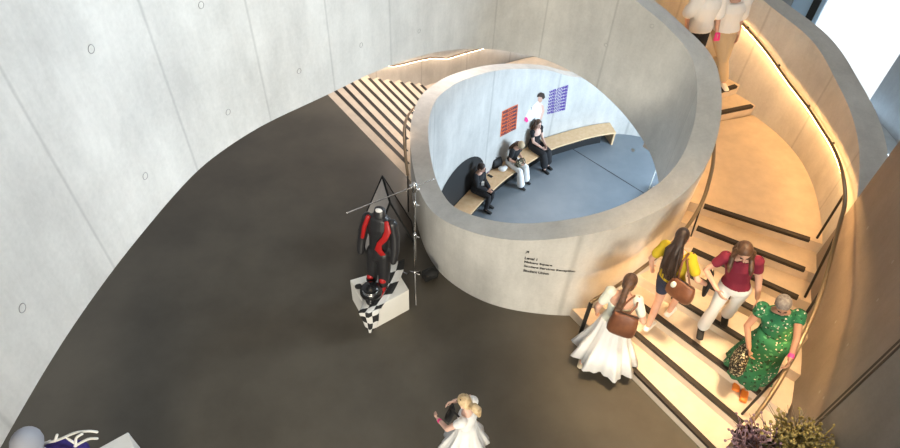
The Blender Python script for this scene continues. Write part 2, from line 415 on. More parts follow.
# ------------------------------------------------------------------ main stair
def steps(t, lines, zs, last, nos):
    """lines: (inner, outer) plan ends of each nosing; step i fills nosing i .. nosing i+1"""
    for i in range(len(lines)-1):
        a, b = lines[i]; c, d = lines[i+1]; e = (c-a).normalized()*.05; g = (d-b).normalized()*.05
        bm = bmesh.new(); prism(bm, [a, b, d+g, c+e] , zs[i]-h-.08, zs[i])
        st = link('step', bm, 'stair', t, smooth=False)
        if nos[i]:
            p, q = nos[i]; dd = (q-p).normalized(); nn = Vector((-dd.y, dd.x))
            if nn.dot((c+d)/2-(a+b)/2) < 0: nn = -nn
            bm = bmesh.new(); prism(bm, [p-nn*.012, q-nn*.012, q+nn*.055, p+nn*.055], zs[i]-.04, zs[i]+.006)
            link('nosing', bm, 'nosing', st, smooth=False)
t = thing('staircase', 'pale stone curved stair with black nosings climbing round the concrete drum', 'stairs', (0, 0, 0))
Ls, Zs, Ns = [], [], []
for k in range(1, 9):
    A, B, A2, B2 = S[k]; Ls.append((A2, B2)); Zs.append(k*h); Ns.append((A, B))
S1 = S[1]
Ns[0] = (W(600, 337, h).xy, S1[1]+(S1[1]-S1[0]).normalized()*.5); Ns[1] = (W(632, 331, 2*h).xy, S[2][1]+(S[2][1]-S[2][0]).normalized()*.0)
steps(t, Ls, Zs, None, Ns)
# landing
A9, B9, A9x, B9x = S[9]
ringpts = [RM[i] for i in range(i_se, N) if 5.75 < RM[i].y < 7.7 and RM[i].x > 2.7][::4]
owp = [Vector((p.x+.12, p.y)) for p in OW if 5.45 < p.y < 8.0][::4]
bm = bmesh.new()
poly = [Ls[7][0]]+ringpts+[A9x, Vector((5.0, 8.35))]+owp+[Ls[7][1]]
prism(bm, poly, 8*h-.25, 8*h); ld = link('landing', bm, 'stair', t, smooth=False)
p, q = S[8][0], S[8][1]; dd = (q-p).normalized(); nn = Vector((-dd.y, dd.x))
bm = bmesh.new(); prism(bm, [p-nn*.012, q-nn*.012, q+nn*.055, p+nn*.055], 8*h-.04, 8*h+.006); link('nosing', bm, 'nosing', ld, smooth=False)
cc = Vector((1.45, 6.75)); L2, Z2, N2 = [], [], []
def rot(v, a): v = v-cc; return cc+Vector((v.x*math.cos(a)-v.y*math.sin(a), v.x*math.sin(a)+v.y*math.cos(a)))
for k in (9, 10, 11):
    A, B, A2, B2 = S[k]; L2.append((A2, B2)); Z2.append(k*h); N2.append((A-(B-A).normalized()*.6, B))
Lk = L2[-1]; d0 = (Lk[1]-Lk[0]).normalized()
for k in range(12, 21):
    a = (k-11)*math.radians(9.5); q0, q1 = rot(Lk[0], a), rot(Lk[1], a); L2.append((q0, q1)); Z2.append(k*h)
    N2.append((q0+(q1-q0)*.25, q0+(q1-q0)*.72))
steps(t, L2, Z2, None, N2)
# ------------------------------------------------------------------ descending stair to the left of the drum
t = thing('staircase', 'pale stone stair with thin black nosings going down behind the left side of the drum', 'stairs', (0, 0, 0))
so = [(337, 91), (346, 87.5), (353, 83), (361, 80), (369, 77), (379, 78), (390, 80), (401, 81), (411, 82), (421, 84)]
si = [(-.72, 8.06), (-.80, 8.62), (-.84, 9.2), (-.78, 9.66), (-.70, 10.02), (-.52, 10.3), (-.38, 10.6), (-.25, 10.95), (-.05, 11.3), (.15, 11.6)]
L3, Z3, N3_ = [(W(411, 183, 0).xy+Vector((.25, -.28)), W(329, 96, 0).xy+sd*.8)], [0], [None]
for k in range(10):
    o_ = W(*so[k], -k*h).xy; i_ = Vector(si[k]); d = (o_-i_).normalized(); ex = .9 if k < 4 else .12
    L3.append((i_, o_+d*ex)); Z3.append(-(k+1)*h if k else -h); N3_.append((i_+d*.12, o_+d*(.8 if k < 4 else -.05)))
# treads: strip 0 is level with the floor, then one riser down at every nosing
for i in range(len(L3)-1):
    a, b = L3[i]; c, d = L3[i+1]; z = -i*h
    bm = bmesh.new(); prism(bm, [a, b, d, c], z-h-.08, z); st = link('step', bm, 'stair', t, smooth=False)
    p, q = N3_[i+1]; dd = (q-p).normalized(); nn = Vector((-dd.y, dd.x))
    if nn.dot((c+d)/2-(a+b)/2) > 0: nn = -nn
    bm = bmesh.new(); prism(bm, [p-nn*.012, q-nn*.012, q+nn*.06, p+nn*.06], z-.04, z+.006); link('nosing', bm, 'nosing', st, smooth=False)
a, b = L3[-1]
bm = bmesh.new(); prism(bm, [a, b, (-.2, 13.7), (.6, 14.2), (1.9, 15.0), (3.4, 15.5), (3.4, 14.2), (1.6, 13.2), (.6, 12.3)], -10*h-.25, -10*h)
link('landing', bm, 'stair', t, smooth=False)
LWc = [(-4.2, 10.6, .95), (-3.3, 11.2, .9), (-2.6, 11.62, .8), (-2.07, 12.0, .7), (-1.64, 12.42, .6), (-1.18, 12.88, .5), (-.80, 13.22, .45), (-.3, 13.6, .4), (.5, 14.1, .4), (1.8, 14.9, .4), (3.2, 15.4, .4), (5, 15.6, .4)]
LW = resample(cr([(p[0]-.05, p[1]+.05, p[2]) for p in LWc], 6, 3), .12)
wall_plain(LW, -3.6, None, -.3, 'wall_lower_stair', ['conc', 'conc_dark'], 'pink lit wall on the far side of the descending stair')
# ------------------------------------------------------------------ handrails
def offcurve(P, off): return [Vector((*(P[i].xy+nrm(P, i)*off), P[i].z)) for i in range(len(P))]
def railz(P, keys):
    """rail along curve P with heights interpolated from (index, z) keys"""
    keys = sorted(keys); out = []
    for i in range(int(keys[0][0]), int(keys[-1][0])+1):
        z = keys[-1][1]
        for k in range(len(keys)-1):
            if keys[k][0] <= i <= keys[k+1][0]:
                tt = (i-keys[k][0])/max(1e-6, keys[k+1][0]-keys[k][0]); z = keys[k][1]*(1-tt)+keys[k+1][1]*tt; break
        else:
            if i < keys[0][0]: z = keys[0][1]
        out.append(Vector((P[i].x, P[i].y, z)))
    return out
def make_rail(t, pts, led=(0, None), w=.024, hgt=.018, ledw=.013, mt='bronze', lm='led'):
    bm = bmesh.new(); limb(bm, pts, [(hgt, w)]*len(pts), seg=10, side=Vector((0, 0, 1))); r = link('rail', bm, mt, t)
    seg_ = pts[led[0]:led[1]] if led else []
    if led and len(seg_) > 1:
        bm = bmesh.new(); rows = []
        for i, p in enumerate(seg_):
            n2 = nrm(seg_, i); z = p.z-hgt-.003
            rows.append([bm.verts.new((p.x+n2.x*s*ledw, p.y+n2.y*s*ledw, z)) for s in (-1, 1)])
        for i in range(len(rows)-1): bm.faces.new((rows[i][0], rows[i][1], rows[i+1][1], rows[i+1][0]))
        link('light_strip', bm, lm, t, smooth=False)
    return r
def bracket(t, p, q):
    bm = bmesh.new(); p = Vector(p); q = Vector(q); mid = (p+q)/2-Vector((0, 0, .03))
    limb(bm, [p-Vector((0, 0, .015)), mid, q-Vector((0, 0, .04))], [.008, .008, .008], 8); ell(bm, q-Vector((0, 0, .04)), (.02, .02, .02))
    link('bracket', bm, 'blackmetal', t)
# outer rail: on the wall, then leaving it and crossing the steps on posts
OWr = offcurve(OW, .085)
keys = []
for px, py in [(737, 19), (746, 27), (770, 56), (787, 81), (804, 103), (821, 128), (837, 156), (844, 178)]:
    q = hit(px, py, OWr)
    if q: keys.append((q[0][0], q[0][1].z))
keys.sort()
k0 = max(0, keys[0][0]-22); keys = [(k0, keys[0][1]+.6)]+keys
pr = railz(OWr, keys)
free = [(846, 201, 2.15), (839, 225, 2.09), (831, 258, 1.98), (819, 300, 1.82), (806, 331, 1.68), (790, 363, 1.5), (768, 400, 1.32), (743, 432, 1.16), (722, 456, 1.02)]
pts = cr(pr[::6]+[W(*p) for p in free], 4, 4)
t = thing('handrail', 'bronze handrail with a glowing strip beneath it along the outer side of the curved stair', 'handrail', (0, 0, 0))
nf = len(pts)-6
make_rail(t, pts, (0, nf))
for px, py in [(748, 30), (778, 70), (805, 109), (827, 149)]:
    q = hit(px, py-3, OWr)
    if q:
        i = int(q[0][0]); pz = min(pts, key=lambda p: (p.xy-OWr[i].xy).length)
        bracket(t, pz, (*OW[i].xy, pz.z))
def post(t, foot, pts, r=.013):
    pz = min(pts, key=lambda p: (p.xy-foot.xy).length)
    bm = bmesh.new(); box(bm, (foot.x, foot.y, (foot.z+pz.z-.015)/2), (.05, .014, pz.z-.015-foot.z), Matrix.Rotation(math.atan2(pz.y-foot.y, pz.x-foot.x)*0, 3, 'Z'))
    o = link('post', bm, 'blackmetal', t, smooth=False); return pz
for p, k in (((817, 238), 8), ((805, 297), 6), ((783, 349), 4), ((742, 414), 2)):
    f = W(*p, k*h); pz = min(pts, key=lambda p_: (p_.xy-f.xy).length)
    bm = bmesh.new(); limb(bm, [f, (pz.x, pz.y, pz.z-.015)], [.016, .016], 8); link('post', bm, 'blackmetal', t)
# inner rail on the drum
ROr = offcurve(RO, .085)
pr = [W(*p) for p in ((599, 297, .94), (620, 284, 1.05), (641, 269, 1.2), (660, 254.5, 1.36), (674, 242, 1.5), (687, 227, 1.66), (696, 214, 1.8), (704, 198, 1.93), (709, 181, 2.05), (714, 157, 2.15))]
zz = 2.2
for i in range(i_se, N, 7):
    if ROr[i].y > 6.5:
        pr.append(Vector((ROr[i].x, ROr[i].y, zz)))
        zz += .005 if ROr[i].y < 7.4 and ROr[i].x > 3 else .18
        if zz > 3.6: break
ff = W(577, 343, 0); st_ = [Vector((ff.x, ff.y, .93)), Vector(((ff.x*.45+pr[0].x*.55), (ff.y*.45+pr[0].y*.55), .95))]
pti = cr(st_+pr, 4, 3)
t = thing('handrail', 'bronze handrail with a glowing strip beneath it on the drum side of the stair', 'handrail', (0, 0, 0))
make_rail(t, pti, (8, None))
bm = bmesh.new(); box(bm, (ff.x, ff.y, .46), (.05, .02, .92)); link('post', bm, 'blackmetal', t, smooth=False)
f = W(691, 236, 7*h); pz = min(pti, key=lambda p_: (p_.xy-f.xy).length)
bm = bmesh.new(); limb(bm, [f, (pz.x, pz.y, pz.z-.015)], [.012, .012], 8); link('post', bm, 'blackmetal', t)
# rail beside the descending stair
ROw = offcurve(RO, .10); i0 = min(range(i_se), key=lambda i: (ROw[i].xy-Vector((-.75, 6.9))).length)
pl = [Vector((ROw[i].x, ROw[i].y, (.80 if i > i0-18 else .80-(i0-18-i)*.023))) for i in range(max(4, i0-75), i0+1)][::-1]
t = thing('handrail', 'thin dark handrail following the left outer side of the drum down the stair', 'handrail', (0, 0, 0))
for p in pl: p.z = min(p.z, .85)
make_rail(t, pl[::3], (6, None), lm='led_soft')
for i in (0, 26): 
    p = pl[i]; bm = bmesh.new(); limb(bm, [(p.x, p.y, 0), p-Vector((0, 0, .01))], [.012, .012], 8); link('post', bm, 'blackmetal', t)
LWr = offcurve(LW, .08)
t = thing('handrail', 'handrail with a glowing strip on the far wall above the descending stair', 'handrail', (0, 0, 0))
keys = []
for px, py in [(395, 66), (433, 57.5), (447, 58.5), (470, 51.5)]:
    q = hit(px, py, LWr)
    if q: keys.append((q[0][0], q[0][1].z))
keys = [(keys[0][0]-10, keys[0][1]+.55)]+keys+[(keys[-1][0]+30, keys[-1][1]-.05)]
pl2 = railz(LWr, keys); make_rail(t, pl2[::2], (0, None), lm='led_soft')
for px, py in ((434, 57), (471, 51)):
    q = hit(px, py, LWr); p = q[0][1]; i = int(q[0][0]); bracket(t, p, (*LW[i].xy, p.z))
# ------------------------------------------------------------------ things on the drum's inner wall
def on_wall(P, iz, off, side=-1):
    """point on wall curve P at fractional index iz[0], height iz[1]; side -1 = left of travel"""
    i = min(len(P)-2, max(0, int(iz[0]))); t_ = iz[0]-i; p = P[i].xy.lerp(P[i+1].xy, t_); n2 = nrm(P, i)*side
    return Vector((p.x+n2.x*off, p.y+n2.y*off, iz[1]))
def corners(pxs):
    out = []
    for px, py in pxs:
        q = [x for x in hit(px, py, RING) if x[0] < i_se and x[1].y > 9]
        out.append((q[0][0], q[0][1].z))
    return out
def patch(cs, u, v):
    """cs: top-left, top-right, bottom-right, bottom-left as (s, z)"""
    a = [cs[0][k]*(1-u)+cs[1][k]*u for k in (0, 1)]; b = [cs[3][k]*(1-u)+cs[2][k]*u for k in (0, 1)]
    return (a[0]*(1-v)+b[0]*v, a[1]*(1-v)+b[1]*v)
def text_mesh(body, bold=0):
    cu = bpy.data.curves.new('t', 'FONT'); cu.body = body; cu.size = 1; cu.offset = bold; cu.resolution_u = 2
    ob = bpy.data.objects.new('t', cu); C.objects.link(ob); dg = bpy.context.evaluated_depsgraph_get()
    me = bpy.data.meshes.new_from_object(ob.evaluated_get(dg)); bpy.data.objects.remove(ob); return me
def lay_text(bm, body, fn, bold=0, mi=0):
    """fn maps normalised text coordinates (0..1 along, 0..1 up) to the surface"""
    me = text_mesh(body, bold); xs = [v.co.x for v in me.vertices]; ys = [v.co.y for v in me.vertices]
    x0, x1, y0, y1 = min(xs), max(xs), min(ys), max(ys)
    vs_ = [bm.verts.new(fn((v.co.x-x0)/(x1-x0), (v.co.y-y0)/(y1-y0))) for v in me.vertices]
    for p in me.polygons:
        try: f = bm.faces.new([vs_[i] for i in p.vertices]); f.material_index = mi
        except ValueError: pass
oc = corners([(502, 111.5), (518, 104), (516, 129), (500, 137)])
pc = corners([(549, 91), (568.5, 84.5), (565, 110), (546.5, 115)])
def grid(bm, cs, off, nu=8, nv=4, mi=0):
    g = [[bm.verts.new(on_wall(RING, patch(cs, i/nu, j/nv), off)) for i in range(nu+1)] for j in range(nv+1)]
    for j in range(nv):
        for i in range(nu): f = bm.faces.new((g[j][i], g[j][i+1], g[j+1][i+1], g[j+1][i])); f.material_index = mi
bm = bmesh.new(); grid(bm, oc, .004)
posterA = tag(link('poster', bm, 'orange_print'), 'orange poster of repeated WELCOME lines on the drum wall above the man in the pale cap', 'poster')
posterA['label'] = 'orange poster of repeated dark WELCOME lines on the curved wall of the round well'
bm = bmesh.new()
for r_ in range(7):
    def fn(x, y, r_=r_):
        v = (r_+.93-y*.72)/7; return on_wall(RING, patch(oc, .04+x*.92, v), .008)
    lay_text(bm, 'WELCOME', fn, .05)
link('lettering', bm, 'dark_print', posterA, smooth=False)
bm = bmesh.new()
for r_ in range(8):
    def fn(x, y, r_=r_):
        v = (r_+.93-y*.84)/8; return on_wall(RING, patch(pc, x, v), .006)
    lay_text(bm, 'WELCOME', fn, .055)
tag(link('poster', bm, 'purple_print', smooth=False), 'purple lettering repeating WELCOME in eight lines on the curved wall of the round well', 'poster')
# cut-out picture between the posters: a plain figure leaning, dark hair, striped pale shirt
fc = corners([(524, 94), (545, 94), (545, 121), (524, 121)])
def fig(bm, pl, off, mi):
    vs_ = [bm.verts.new(on_wall(RING, patch(fc, x, y), off)) for x, y in pl]; f = bm.faces.new(vs_); f.material_index = mi
bm = bmesh.new()
fig(bm, [(.66, .26), (.80, .30), (.92, .42), (.90, .62), (.80, .90), (.74, 1.04), (.10, 1.0), (.04, .86), (.22, .58), (.46, .40)], .005, 1)
for k in range(5): fig(bm, [(.34+.09*k, .48-.02*k), (.365+.09*k, .48-.02*k), (.31+.09*k, .98), (.27+.09*k, .98)], .007, 3)
fig(bm, [(.80, .36), (.93, .42), (.97, .62), (.84, .96), (.74, .98), (.84, .62)], .0085, 0)
fig(bm, [(.04, .84), (.14, .86), (.22, 1.0), (.12, 1.06), (.0, .98)], .0085, 5)
fig(bm, [(.68, .08), (.80, .06), (.88, .14), (.86, .26), (.76, .34), (.66, .26)], .007, 4)
fig(bm, [(.60, .12), (.66, .0), (.80, -.06), (.96, -.02), (1.0, .12), (.90, .20), (.84, .12), (.72, .10)], .009, 2)
tag(link('wall_picture', bm, ['skin_pale', 'white_cloth', 'hair_dark', 'denim', 'skin', 'pink'], smooth=False), 'cut-out wall picture of a dark-haired figure in a striped pale shirt between two posters', 'picture')
# black patch on the wall, standing in for the dark of a round opening
dc = [x for x in hit(456, 190, RING) if x[0] < i_se and x[1].y > 8][0]; dt = [x for x in hit(456, 163.5, RING) if x[0] < i_se and x[1].y > 8][0]
i_c = dc[0]; ztop_ = dt[1].z; zc = ztop_-1.20
bm = bmesh.new(); rr_ = 1.05; rim = []; nA_ = 40
for j in range(13):
    row = []
    for a in range(nA_):
        s_ = i_c+rr_*(j/12)*math.cos(2*PI*a/nA_)/.06*1.25; z_ = zc+rr_*(j/12)*math.sin(2*PI*a/nA_)
        row.append(bm.verts.new(on_wall(RING, (s_, max(ZL+.01, z_)), .006)))
    rim.append(row)
for j in range(12):
    for a in range(nA_): bm.faces.new((rim[j][a], rim[j][(a+1) % nA_], rim[j+1][(a+1) % nA_], rim[j+1][a]))
bmesh.ops.remove_doubles(bm, verts=bm.verts, dist=.0005)
struct(link('door_1', bm, 'black'), 'black patch painted for a dark round opening in the curved wall at the left end of the bench')
# bench
bs0 = [x for x in hit(608, 126, RING) if x[0] < i_se and x[1].y > 9]
i_b0 = int(bs0[0][0]) if bs0 else 20
i_b1 = min(i_se, int(i_c)+34)
zs_ = ZL+.45
def bench_strip(bm, o0, o1, z0, z1, a, b, step=3):
    idx = list(range(a, b, step))+[b]; rows = []
    for i in idx:
        n2 = -nrm(RING, i); p = RING[i].xy
        rows.append([bm.verts.new((*(p+n2*o), z)) for o, z in ((o0, z0), (o1, z0), (o1, z1), (o0, z1))])
    for i in range(len(rows)-1):
        for k in range(4): bm.faces.new((rows[i][k], rows[i][(k+1) % 4], rows[i+1][(k+1) % 4], rows[i+1][k]))
    bm.faces.new(rows[0]); bm.faces.new(rows[-1][::-1])
t = thing('bench', 'long curved ash wood bench running along the wall of the round well', 'bench', (0, 0, 0))
bm = bmesh.new(); bench_strip(bm, .03, .50, zs_-.05, zs_, i_b0, i_b1); link('seat', bm, 'wood', t, smooth=False)
bm = bmesh.new(); bench_strip(bm, .04, .34, ZL+.002, zs_-.05, i_b0+6, i_b1); link('base', bm, 'black', t, smooth=False)
bm = bmesh.new(); bench_strip(bm, .03, .50, ZL+.001, zs_-.05, i_b0, i_b0+1, 1); link('end_panel', bm, 'wood', t, smooth=False)
def bench_pt(px, py, z=zs_): return W(px, py, z)
# ------------------------------------------------------------------ lettering on the drum
t0 = None
def drum_text():
    t = thing('wall_lettering', 'small black wayfinding lettering beginning with an arrow and Level 1 on the drum', 'lettering')
    rows = [('\u2197', (525, 253), (529, 250.5), .0), ('Level 1', (524.5, 258.8), (537.5, 0), 1), ('Makers Square', (524, 262.9), (553, 0), 1),
            ('Student Services Reception', (523.5, 267), (576.5, 0), 1), ('Student Union', (523, 271.2), (549.5, 0), 1)]
    for body, p, q, k in rows:
        a = [x for x in hit(p[0], p[1], RO) if x[1].z > .2 and x[1].y < 6][0]; b = [x for x in hit(q[0], p[1], RO) if x[1].z > .2 and x[1].y < 6][0]
        z0 = a[1].z; hh = .050; bm = bmesh.new()
        def fn(x, y, a=a, b=b, z0=z0, hh=hh):
            return on_wall(RO, (a[0]+(b[0]-a[0])*x, z0+hh*y), .005, 1)
        if body == '\u2197':
            for pl in ([(0, 0), (.2, 0), (1, .8), (.8, 1)], [(.25, 1), (.25, .78), (1, .78), (1, 1)], [(.8, .2), (1, .2), (1, 1), (.8, 1)]):
                bm.faces.new([bm.verts.new(fn(*v)) for v in pl])
        else: lay_text(bm, body, fn, .035)
        link('arrow' if k == 0 else 'text_line', bm, 'text', t, smooth=False)
drum_text()
# ------------------------------------------------------------------ facade and outside
bm = bmesh.new(); prism(bm, [(5.55, 5.2), (9.5, 5.2), (8.66, 10.87), (4.5, 14.3), (3.2, 11.4), (5.6, 8.6)], -.25, -.01); struct(link('floor_east', bm, 'conc_fin', smooth=False), 'strip of pale floor between the stair and the window')

F0 = W(866, 106, 0).xy; FD = Vector((-.77, .64))
def facade(t_, off=0): n2 = Vector((.64, .77)); return F0+FD*t_+n2*off
def wbox(bm, t0, t1, o0, o1, z0, z1): prism(bm, [facade(t0, o0), facade(t1, o0), facade(t1, o1), facade(t0, o1)], z0, z1)
bm = bmesh.new(); prism(bm, [tuple(F0), tuple(W(899, 138, 0).xy+Vector((-.1, -.1))), (7.9, 7.5), (10.5, 7.2), (11.2, 11.5)], -.02, 9)
struct(sharp(link('wall_fin', bm, 'conc_fin', smooth=False)), 'blue grey concrete wall pier at the right edge of the tall window')
bm = bmesh.new(); wbox(bm, 2.22, 5.5, -.1, .4, -.02, 9); struct(link('wall_facade', bm, 'conc_fin', smooth=False), 'grey concrete wall left of the tall window')
t = bpy.data.objects.new('window_1', None); C.objects.link(t); struct(t, 'tall window with bright pale paving outside')
bm = bmesh.new(); wbox(bm, 1.72, 1.86, -.12, .10, 0, 9); link('window_mullion', bm, 'black', t, smooth=False)
bm = bmesh.new(); wbox(bm, 1.64, 1.72, -.06, .10, 0, 9); wbox(bm, 1.86, 2.22, -.04, .06, 0, 9); wbox(bm, 0, 1.62, -.05, .08, -.02, .05); link('window_frame', bm, 'frame_blue', t, smooth=False)
gm = bpy.data.materials.new('window_glass'); gm.use_nodes = True; nt = gm.node_tree; nt.nodes.clear()
tr = nt.nodes.new('ShaderNodeBsdfTransparent'); tr.inputs[0].default_value = (.93, .96, .97, 1); gl = nt.nodes.new('ShaderNodeBsdfGlossy'); gl.inputs['Roughness'].default_value = .05
ms = nt.nodes.new('ShaderNodeMixShader'); ms.inputs[0].default_value = .05; mo = nt.nodes.new('ShaderNodeOutputMaterial')
nt.links.new(tr.outputs[0], ms.inputs[1]); nt.links.new(gl.outputs[0], ms.inputs[2]); nt.links.new(ms.outputs[0], mo.inputs[0]); M['glass'] = gm
bm = bmesh.new(); wbox(bm, 0, 2.22, .0, .02, .05, 9); link('window_pane', bm, 'glass', t, smooth=False)
bm = bmesh.new(); prism(bm, [tuple(facade(-3, .3)), tuple(facade(9, .3)), tuple(facade(9, 40)), tuple(facade(-40, 40)), tuple(facade(-12, .3))], -.2, -.03)
struct(link('ground_outside', bm, 'paving', smooth=False), 'bright pale paving outside the window')
bm = bmesh.new(); prism(bm, [sl+Vector((-.004, .0)), c1+Vector((-.004, 0)), c1+Vector((.1, 0)), sl+Vector((.1, 0))], -.1, 9)  # solid strip filling the slot; its dark colour stands in for shade
struct(link('trim_2', bm, 'nosing', smooth=False), 'dark strip standing for the shade of the vertical slot between the two tall walls at the right')
# ------------------------------------------------------------------ people
def vox(o, size, it=4, f=.5):
    r = o.modifiers.new('remesh', 'REMESH'); r.mode = 'VOXEL'; r.voxel_size = size; r.use_smooth_shade = True
    s_ = o.modifiers.new('smooth', 'SMOOTH'); s_.factor = f; s_.iterations = it
    return o
def ik(a, t, l1, l2, pole):
    d = t-a; D = max(.05, min(d.length, (l1+l2)*.995)); u = d.normalized(); t = a+u*D
    x = (l1*l1-l2*l2+D*D)/(2*D); hh = math.sqrt(max(0, l1*l1-x*x)); p = pole-u*pole.dot(u)
    return a+u*x+p.normalized()*hh, t
class Fig:
    """one person: skeleton in metres about the root, facing direction F"""
    def __init__(s, label, loc, face, height=1.68, group=None, lean=0.0, side=0.0, pelvis=None, feet=None, hands=None, look=(0, 0), knee=None, elbow=None, footdir=None, skin='skin', turn=0, girth=1.0, curl=.55):
        s.t = thing('person', label, 'person', loc, group); k = s.k = height/1.70
        F = s.F = Vector((face[0], face[1], 0)).normalized(); R = s.R = Vector((F.y, -F.x, 0)); U = s.U = Vector((0, 0, 1))
        s.loc = Vector(loc)
        s.pel = Vector(pelvis) if pelvis is not None else U*.92*k
        sp = (U+F*lean+R*side).normalized(); s.sp = sp
        Ft = (F*math.cos(turn)-R*math.sin(turn)); Ft = (Ft-sp*Ft.dot(sp)).normalized(); s.Fc = Ft; s.Rc = Ft.cross(sp).normalized(); Rc = s.Rc
        s.waist = s.pel+sp*.15*k; s.chest = s.pel+sp*.36*k; s.neck = s.pel+sp*.53*k; s.shl = s.pel+sp*.475*k
        yaw, pitch = look
        hf = (Ft*math.cos(yaw)+Rc*math.sin(yaw)); s.hu = (sp*math.cos(pitch)+hf*math.sin(pitch)).normalized(); s.hf = (hf*math.cos(pitch)-sp*math.sin(pitch)).normalized()
        s.hr = s.hf.cross(s.hu).normalized()
        s.head = s.neck+sp*.055*k+s.hu*.10*k+s.hf*.015*k
        s.J = {}
        for i, sg in enumerate((-1, 1)):
            s.J['sh', sg] = s.shl+Rc*sg*.165*k*girth; s.J['hip', sg] = s.pel+R*sg*.088*k
            ft = Vector(feet[i]) if feet else R*sg*.10*k
            an = ft+U*.085*k; kp = (knee[i] if knee else F)
            kn, an = ik(s.J['hip', sg], an, .43*k, .42*k, kp+Vector((0, 0, .001))); s.J['kn', sg] = kn; s.J['an', sg] = an
            s.J['fd', sg] = Vector(footdir[i]).normalized() if footdir else F
            h_ = Vector(hands[i]) if hands and hands[i] is not None else s.J['sh', sg]-U*.50*k+R*sg*.07*k+F*.04*k
            ep = elbow[i] if elbow and elbow[i] is not None else (R*sg*.5-F)
            e_, wr = ik(s.J['sh', sg], h_, .285*k, .255*k, ep); s.J['el', sg] = e_; s.J['wr', sg] = wr
        s.girth = girth; s.curl = curl
        s.body(skin)
    def torso(s, bm, g=0.0, top=None, bottom=None, skirt=False):
        k = s.k; G_ = s.girth
        secs = [(-.10, .11, .085), (-.03, .165*G_, .115*G_), (.04, .165*G_, .115*G_), (.15, .128*G_, .095*G_), (.25, .135*G_, .10*G_), (.36, .155*G_, .115*G_), (.44, .15*G_, .095), (.49, .11, .075), (.525, .062, .058)]
        secs = [q for q in secs if (top is None or q[0] <= top) and (bottom is None or q[0] >= bottom)]
        n = 20; rows = []
        for z, a, b in secs:
            tt = min(1, max(0, z/.36)); r_ = (s.R*(1-tt)+s.Rc*tt).normalized(); f_ = (s.F*(1-tt)+s.Fc*tt).normalized(); c = s.pel+s.sp*z*k
            rows.append([bm.verts.new(c+r_*(a*k+g)*math.cos(2*PI*i/n)+f_*(b*k+g)*math.sin(2*PI*i/n)) for i in range(n)])
        for j in range(len(rows)-1):
            for i in range(n): bm.faces.new((rows[j][i], rows[j][(i+1) % n], rows[j+1][(i+1) % n], rows[j+1][i]))
        bm.faces.new(rows[0][::-1]); bm.faces.new(rows[-1])
    def arm(s, bm, sg, g=0, to=1.0, wrist=False):
        k = s.k; a, e, w_ = s.J['sh', sg], s.J['el', sg], s.J['wr', sg]
        ell(bm, a, ((.056*k+g),)*3)
        if to <= 1: limb(bm, [a, a.lerp(e, .5*to), a.lerp(e, to)], [.050*k+g, .046*k+g, (.046-.007*to)*k+g*1.15], 14)
        else: limb(bm, [a, a.lerp(e, .5), e, e.lerp(w_, to-1)], [.050*k+g, .045*k+g, .040*k+g, (.036-.008*(to-1))*k+g*1.1], 14)
    def hand(s, bm, sg):
        k = s.k; w_, e = s.J['wr', sg], s.J['el', sg]; d = (w_-e).normalized()
        inn = (-s.R*sg); n_ = (inn-d*inn.dot(d)).normalized()            # palm faces the body
        sd_ = d.cross(n_).normalized()
        if sd_.dot(s.F) < 0: sd_ = -sd_                                    # thumb side forward
        pc = w_+d*.048*k
        limb(bm, [w_-d*.01, w_+d*.03*k, w_+d*.085*k], [(.022*k, .015*k), (.034*k, .014*k), (.038*k, .012*k)], 12, side=sd_)
        c_ = s.curl
        for q, (o_, L) in enumerate(((.028, .070), (.010, .078), (-.009, .073), (-.027, .058))):
            b0 = w_+d*.080*k+sd_*o_*k; a1 = c_*.5; a2 = c_*1.3
            d1 = d*math.cos(a1)+n_*math.sin(a1); d2 = d*math.cos(a2)+n_*math.sin(a2)
            limb(bm, [b0, b0+d1*L*.5*k, b0+d1*L*.5*k+d2*L*.5*k], [.0092*k, .0085*k, .0072*k], 8)
        b0 = w_+d*.022*k+sd_*.026*k; d1 = (d*.6+sd_*.75+n_*.35).normalized(); d2 = (d*.9+sd_*.3+n_*.35).normalized()
        limb(bm, [b0, b0+d1*.035*k, b0+d1*.035*k+d2*.03*k], [.0115*k, .0095*k, .008*k], 8)
    def leg(s, bm, sg, g=0, to=2.0, flare=0):
        k = s.k; a, e, w_ = s.J['hip', sg], s.J['kn', sg], s.J['an', sg]; G_ = s.girth
        P, R_ = [a], [.088*k*G_+g]
        if to <= 1: P += [a.lerp(e, to*.5), a.lerp(e, to)]; R_ += [.080*k*G_+g, (.075-.02*to)*k+g]
        else:
            P += [a.lerp(e, .5), e, e.lerp(w_, .3), e.lerp(w_, to-1)]; R_ += [.073*k*G_+g, .054*k+g, .054*k+g+flare*.3, (.054-.020*(to-1))*k+g+flare]
        limb(bm, P, R_, 16)
    def body(s, skin):
        bm = bmesh.new(); k = s.k; s.torso(bm)
        for sg in (-1, 1):
            s.arm(bm, sg, to=2.0); s.hand(bm, sg); s.leg(bm, sg)
            an, fd = s.J['an', sg], s.J['fd', sg]
            limb(bm, [an+Vector((0, 0, -.045*k))-fd*.035*k, an+Vector((0, 0, -.05*k))+fd*.06*k, an+Vector((0, 0, -.062*k))+fd*.14*k], [(.032*k, .032*k), (.026*k, .038*k), (.015*k, .040*k)], 12, side=Vector((0, 0, 1)))
        limb(bm, [s.neck-s.sp*.05*k, s.neck+s.sp*.02*k, s.head-s.hu*.07*k-s.hf*.01*k], [.058*k, .050*k, .052*k], 14)
        ax = (s.hr, s.hf, s.hu); H_ = s.head
        ell(bm, H_+s.hu*.02*k-s.hf*.008*k, (.076*k, .096*k, .098*k), ax); ell(bm, H_+s.hf*.022*k-s.hu*.045*k, (.058*k, .066*k, .072*k), ax)
        ell(bm, H_+s.hf*.068*k-s.hu*.098*k, (.024*k, .020*k, .018*k), ax)
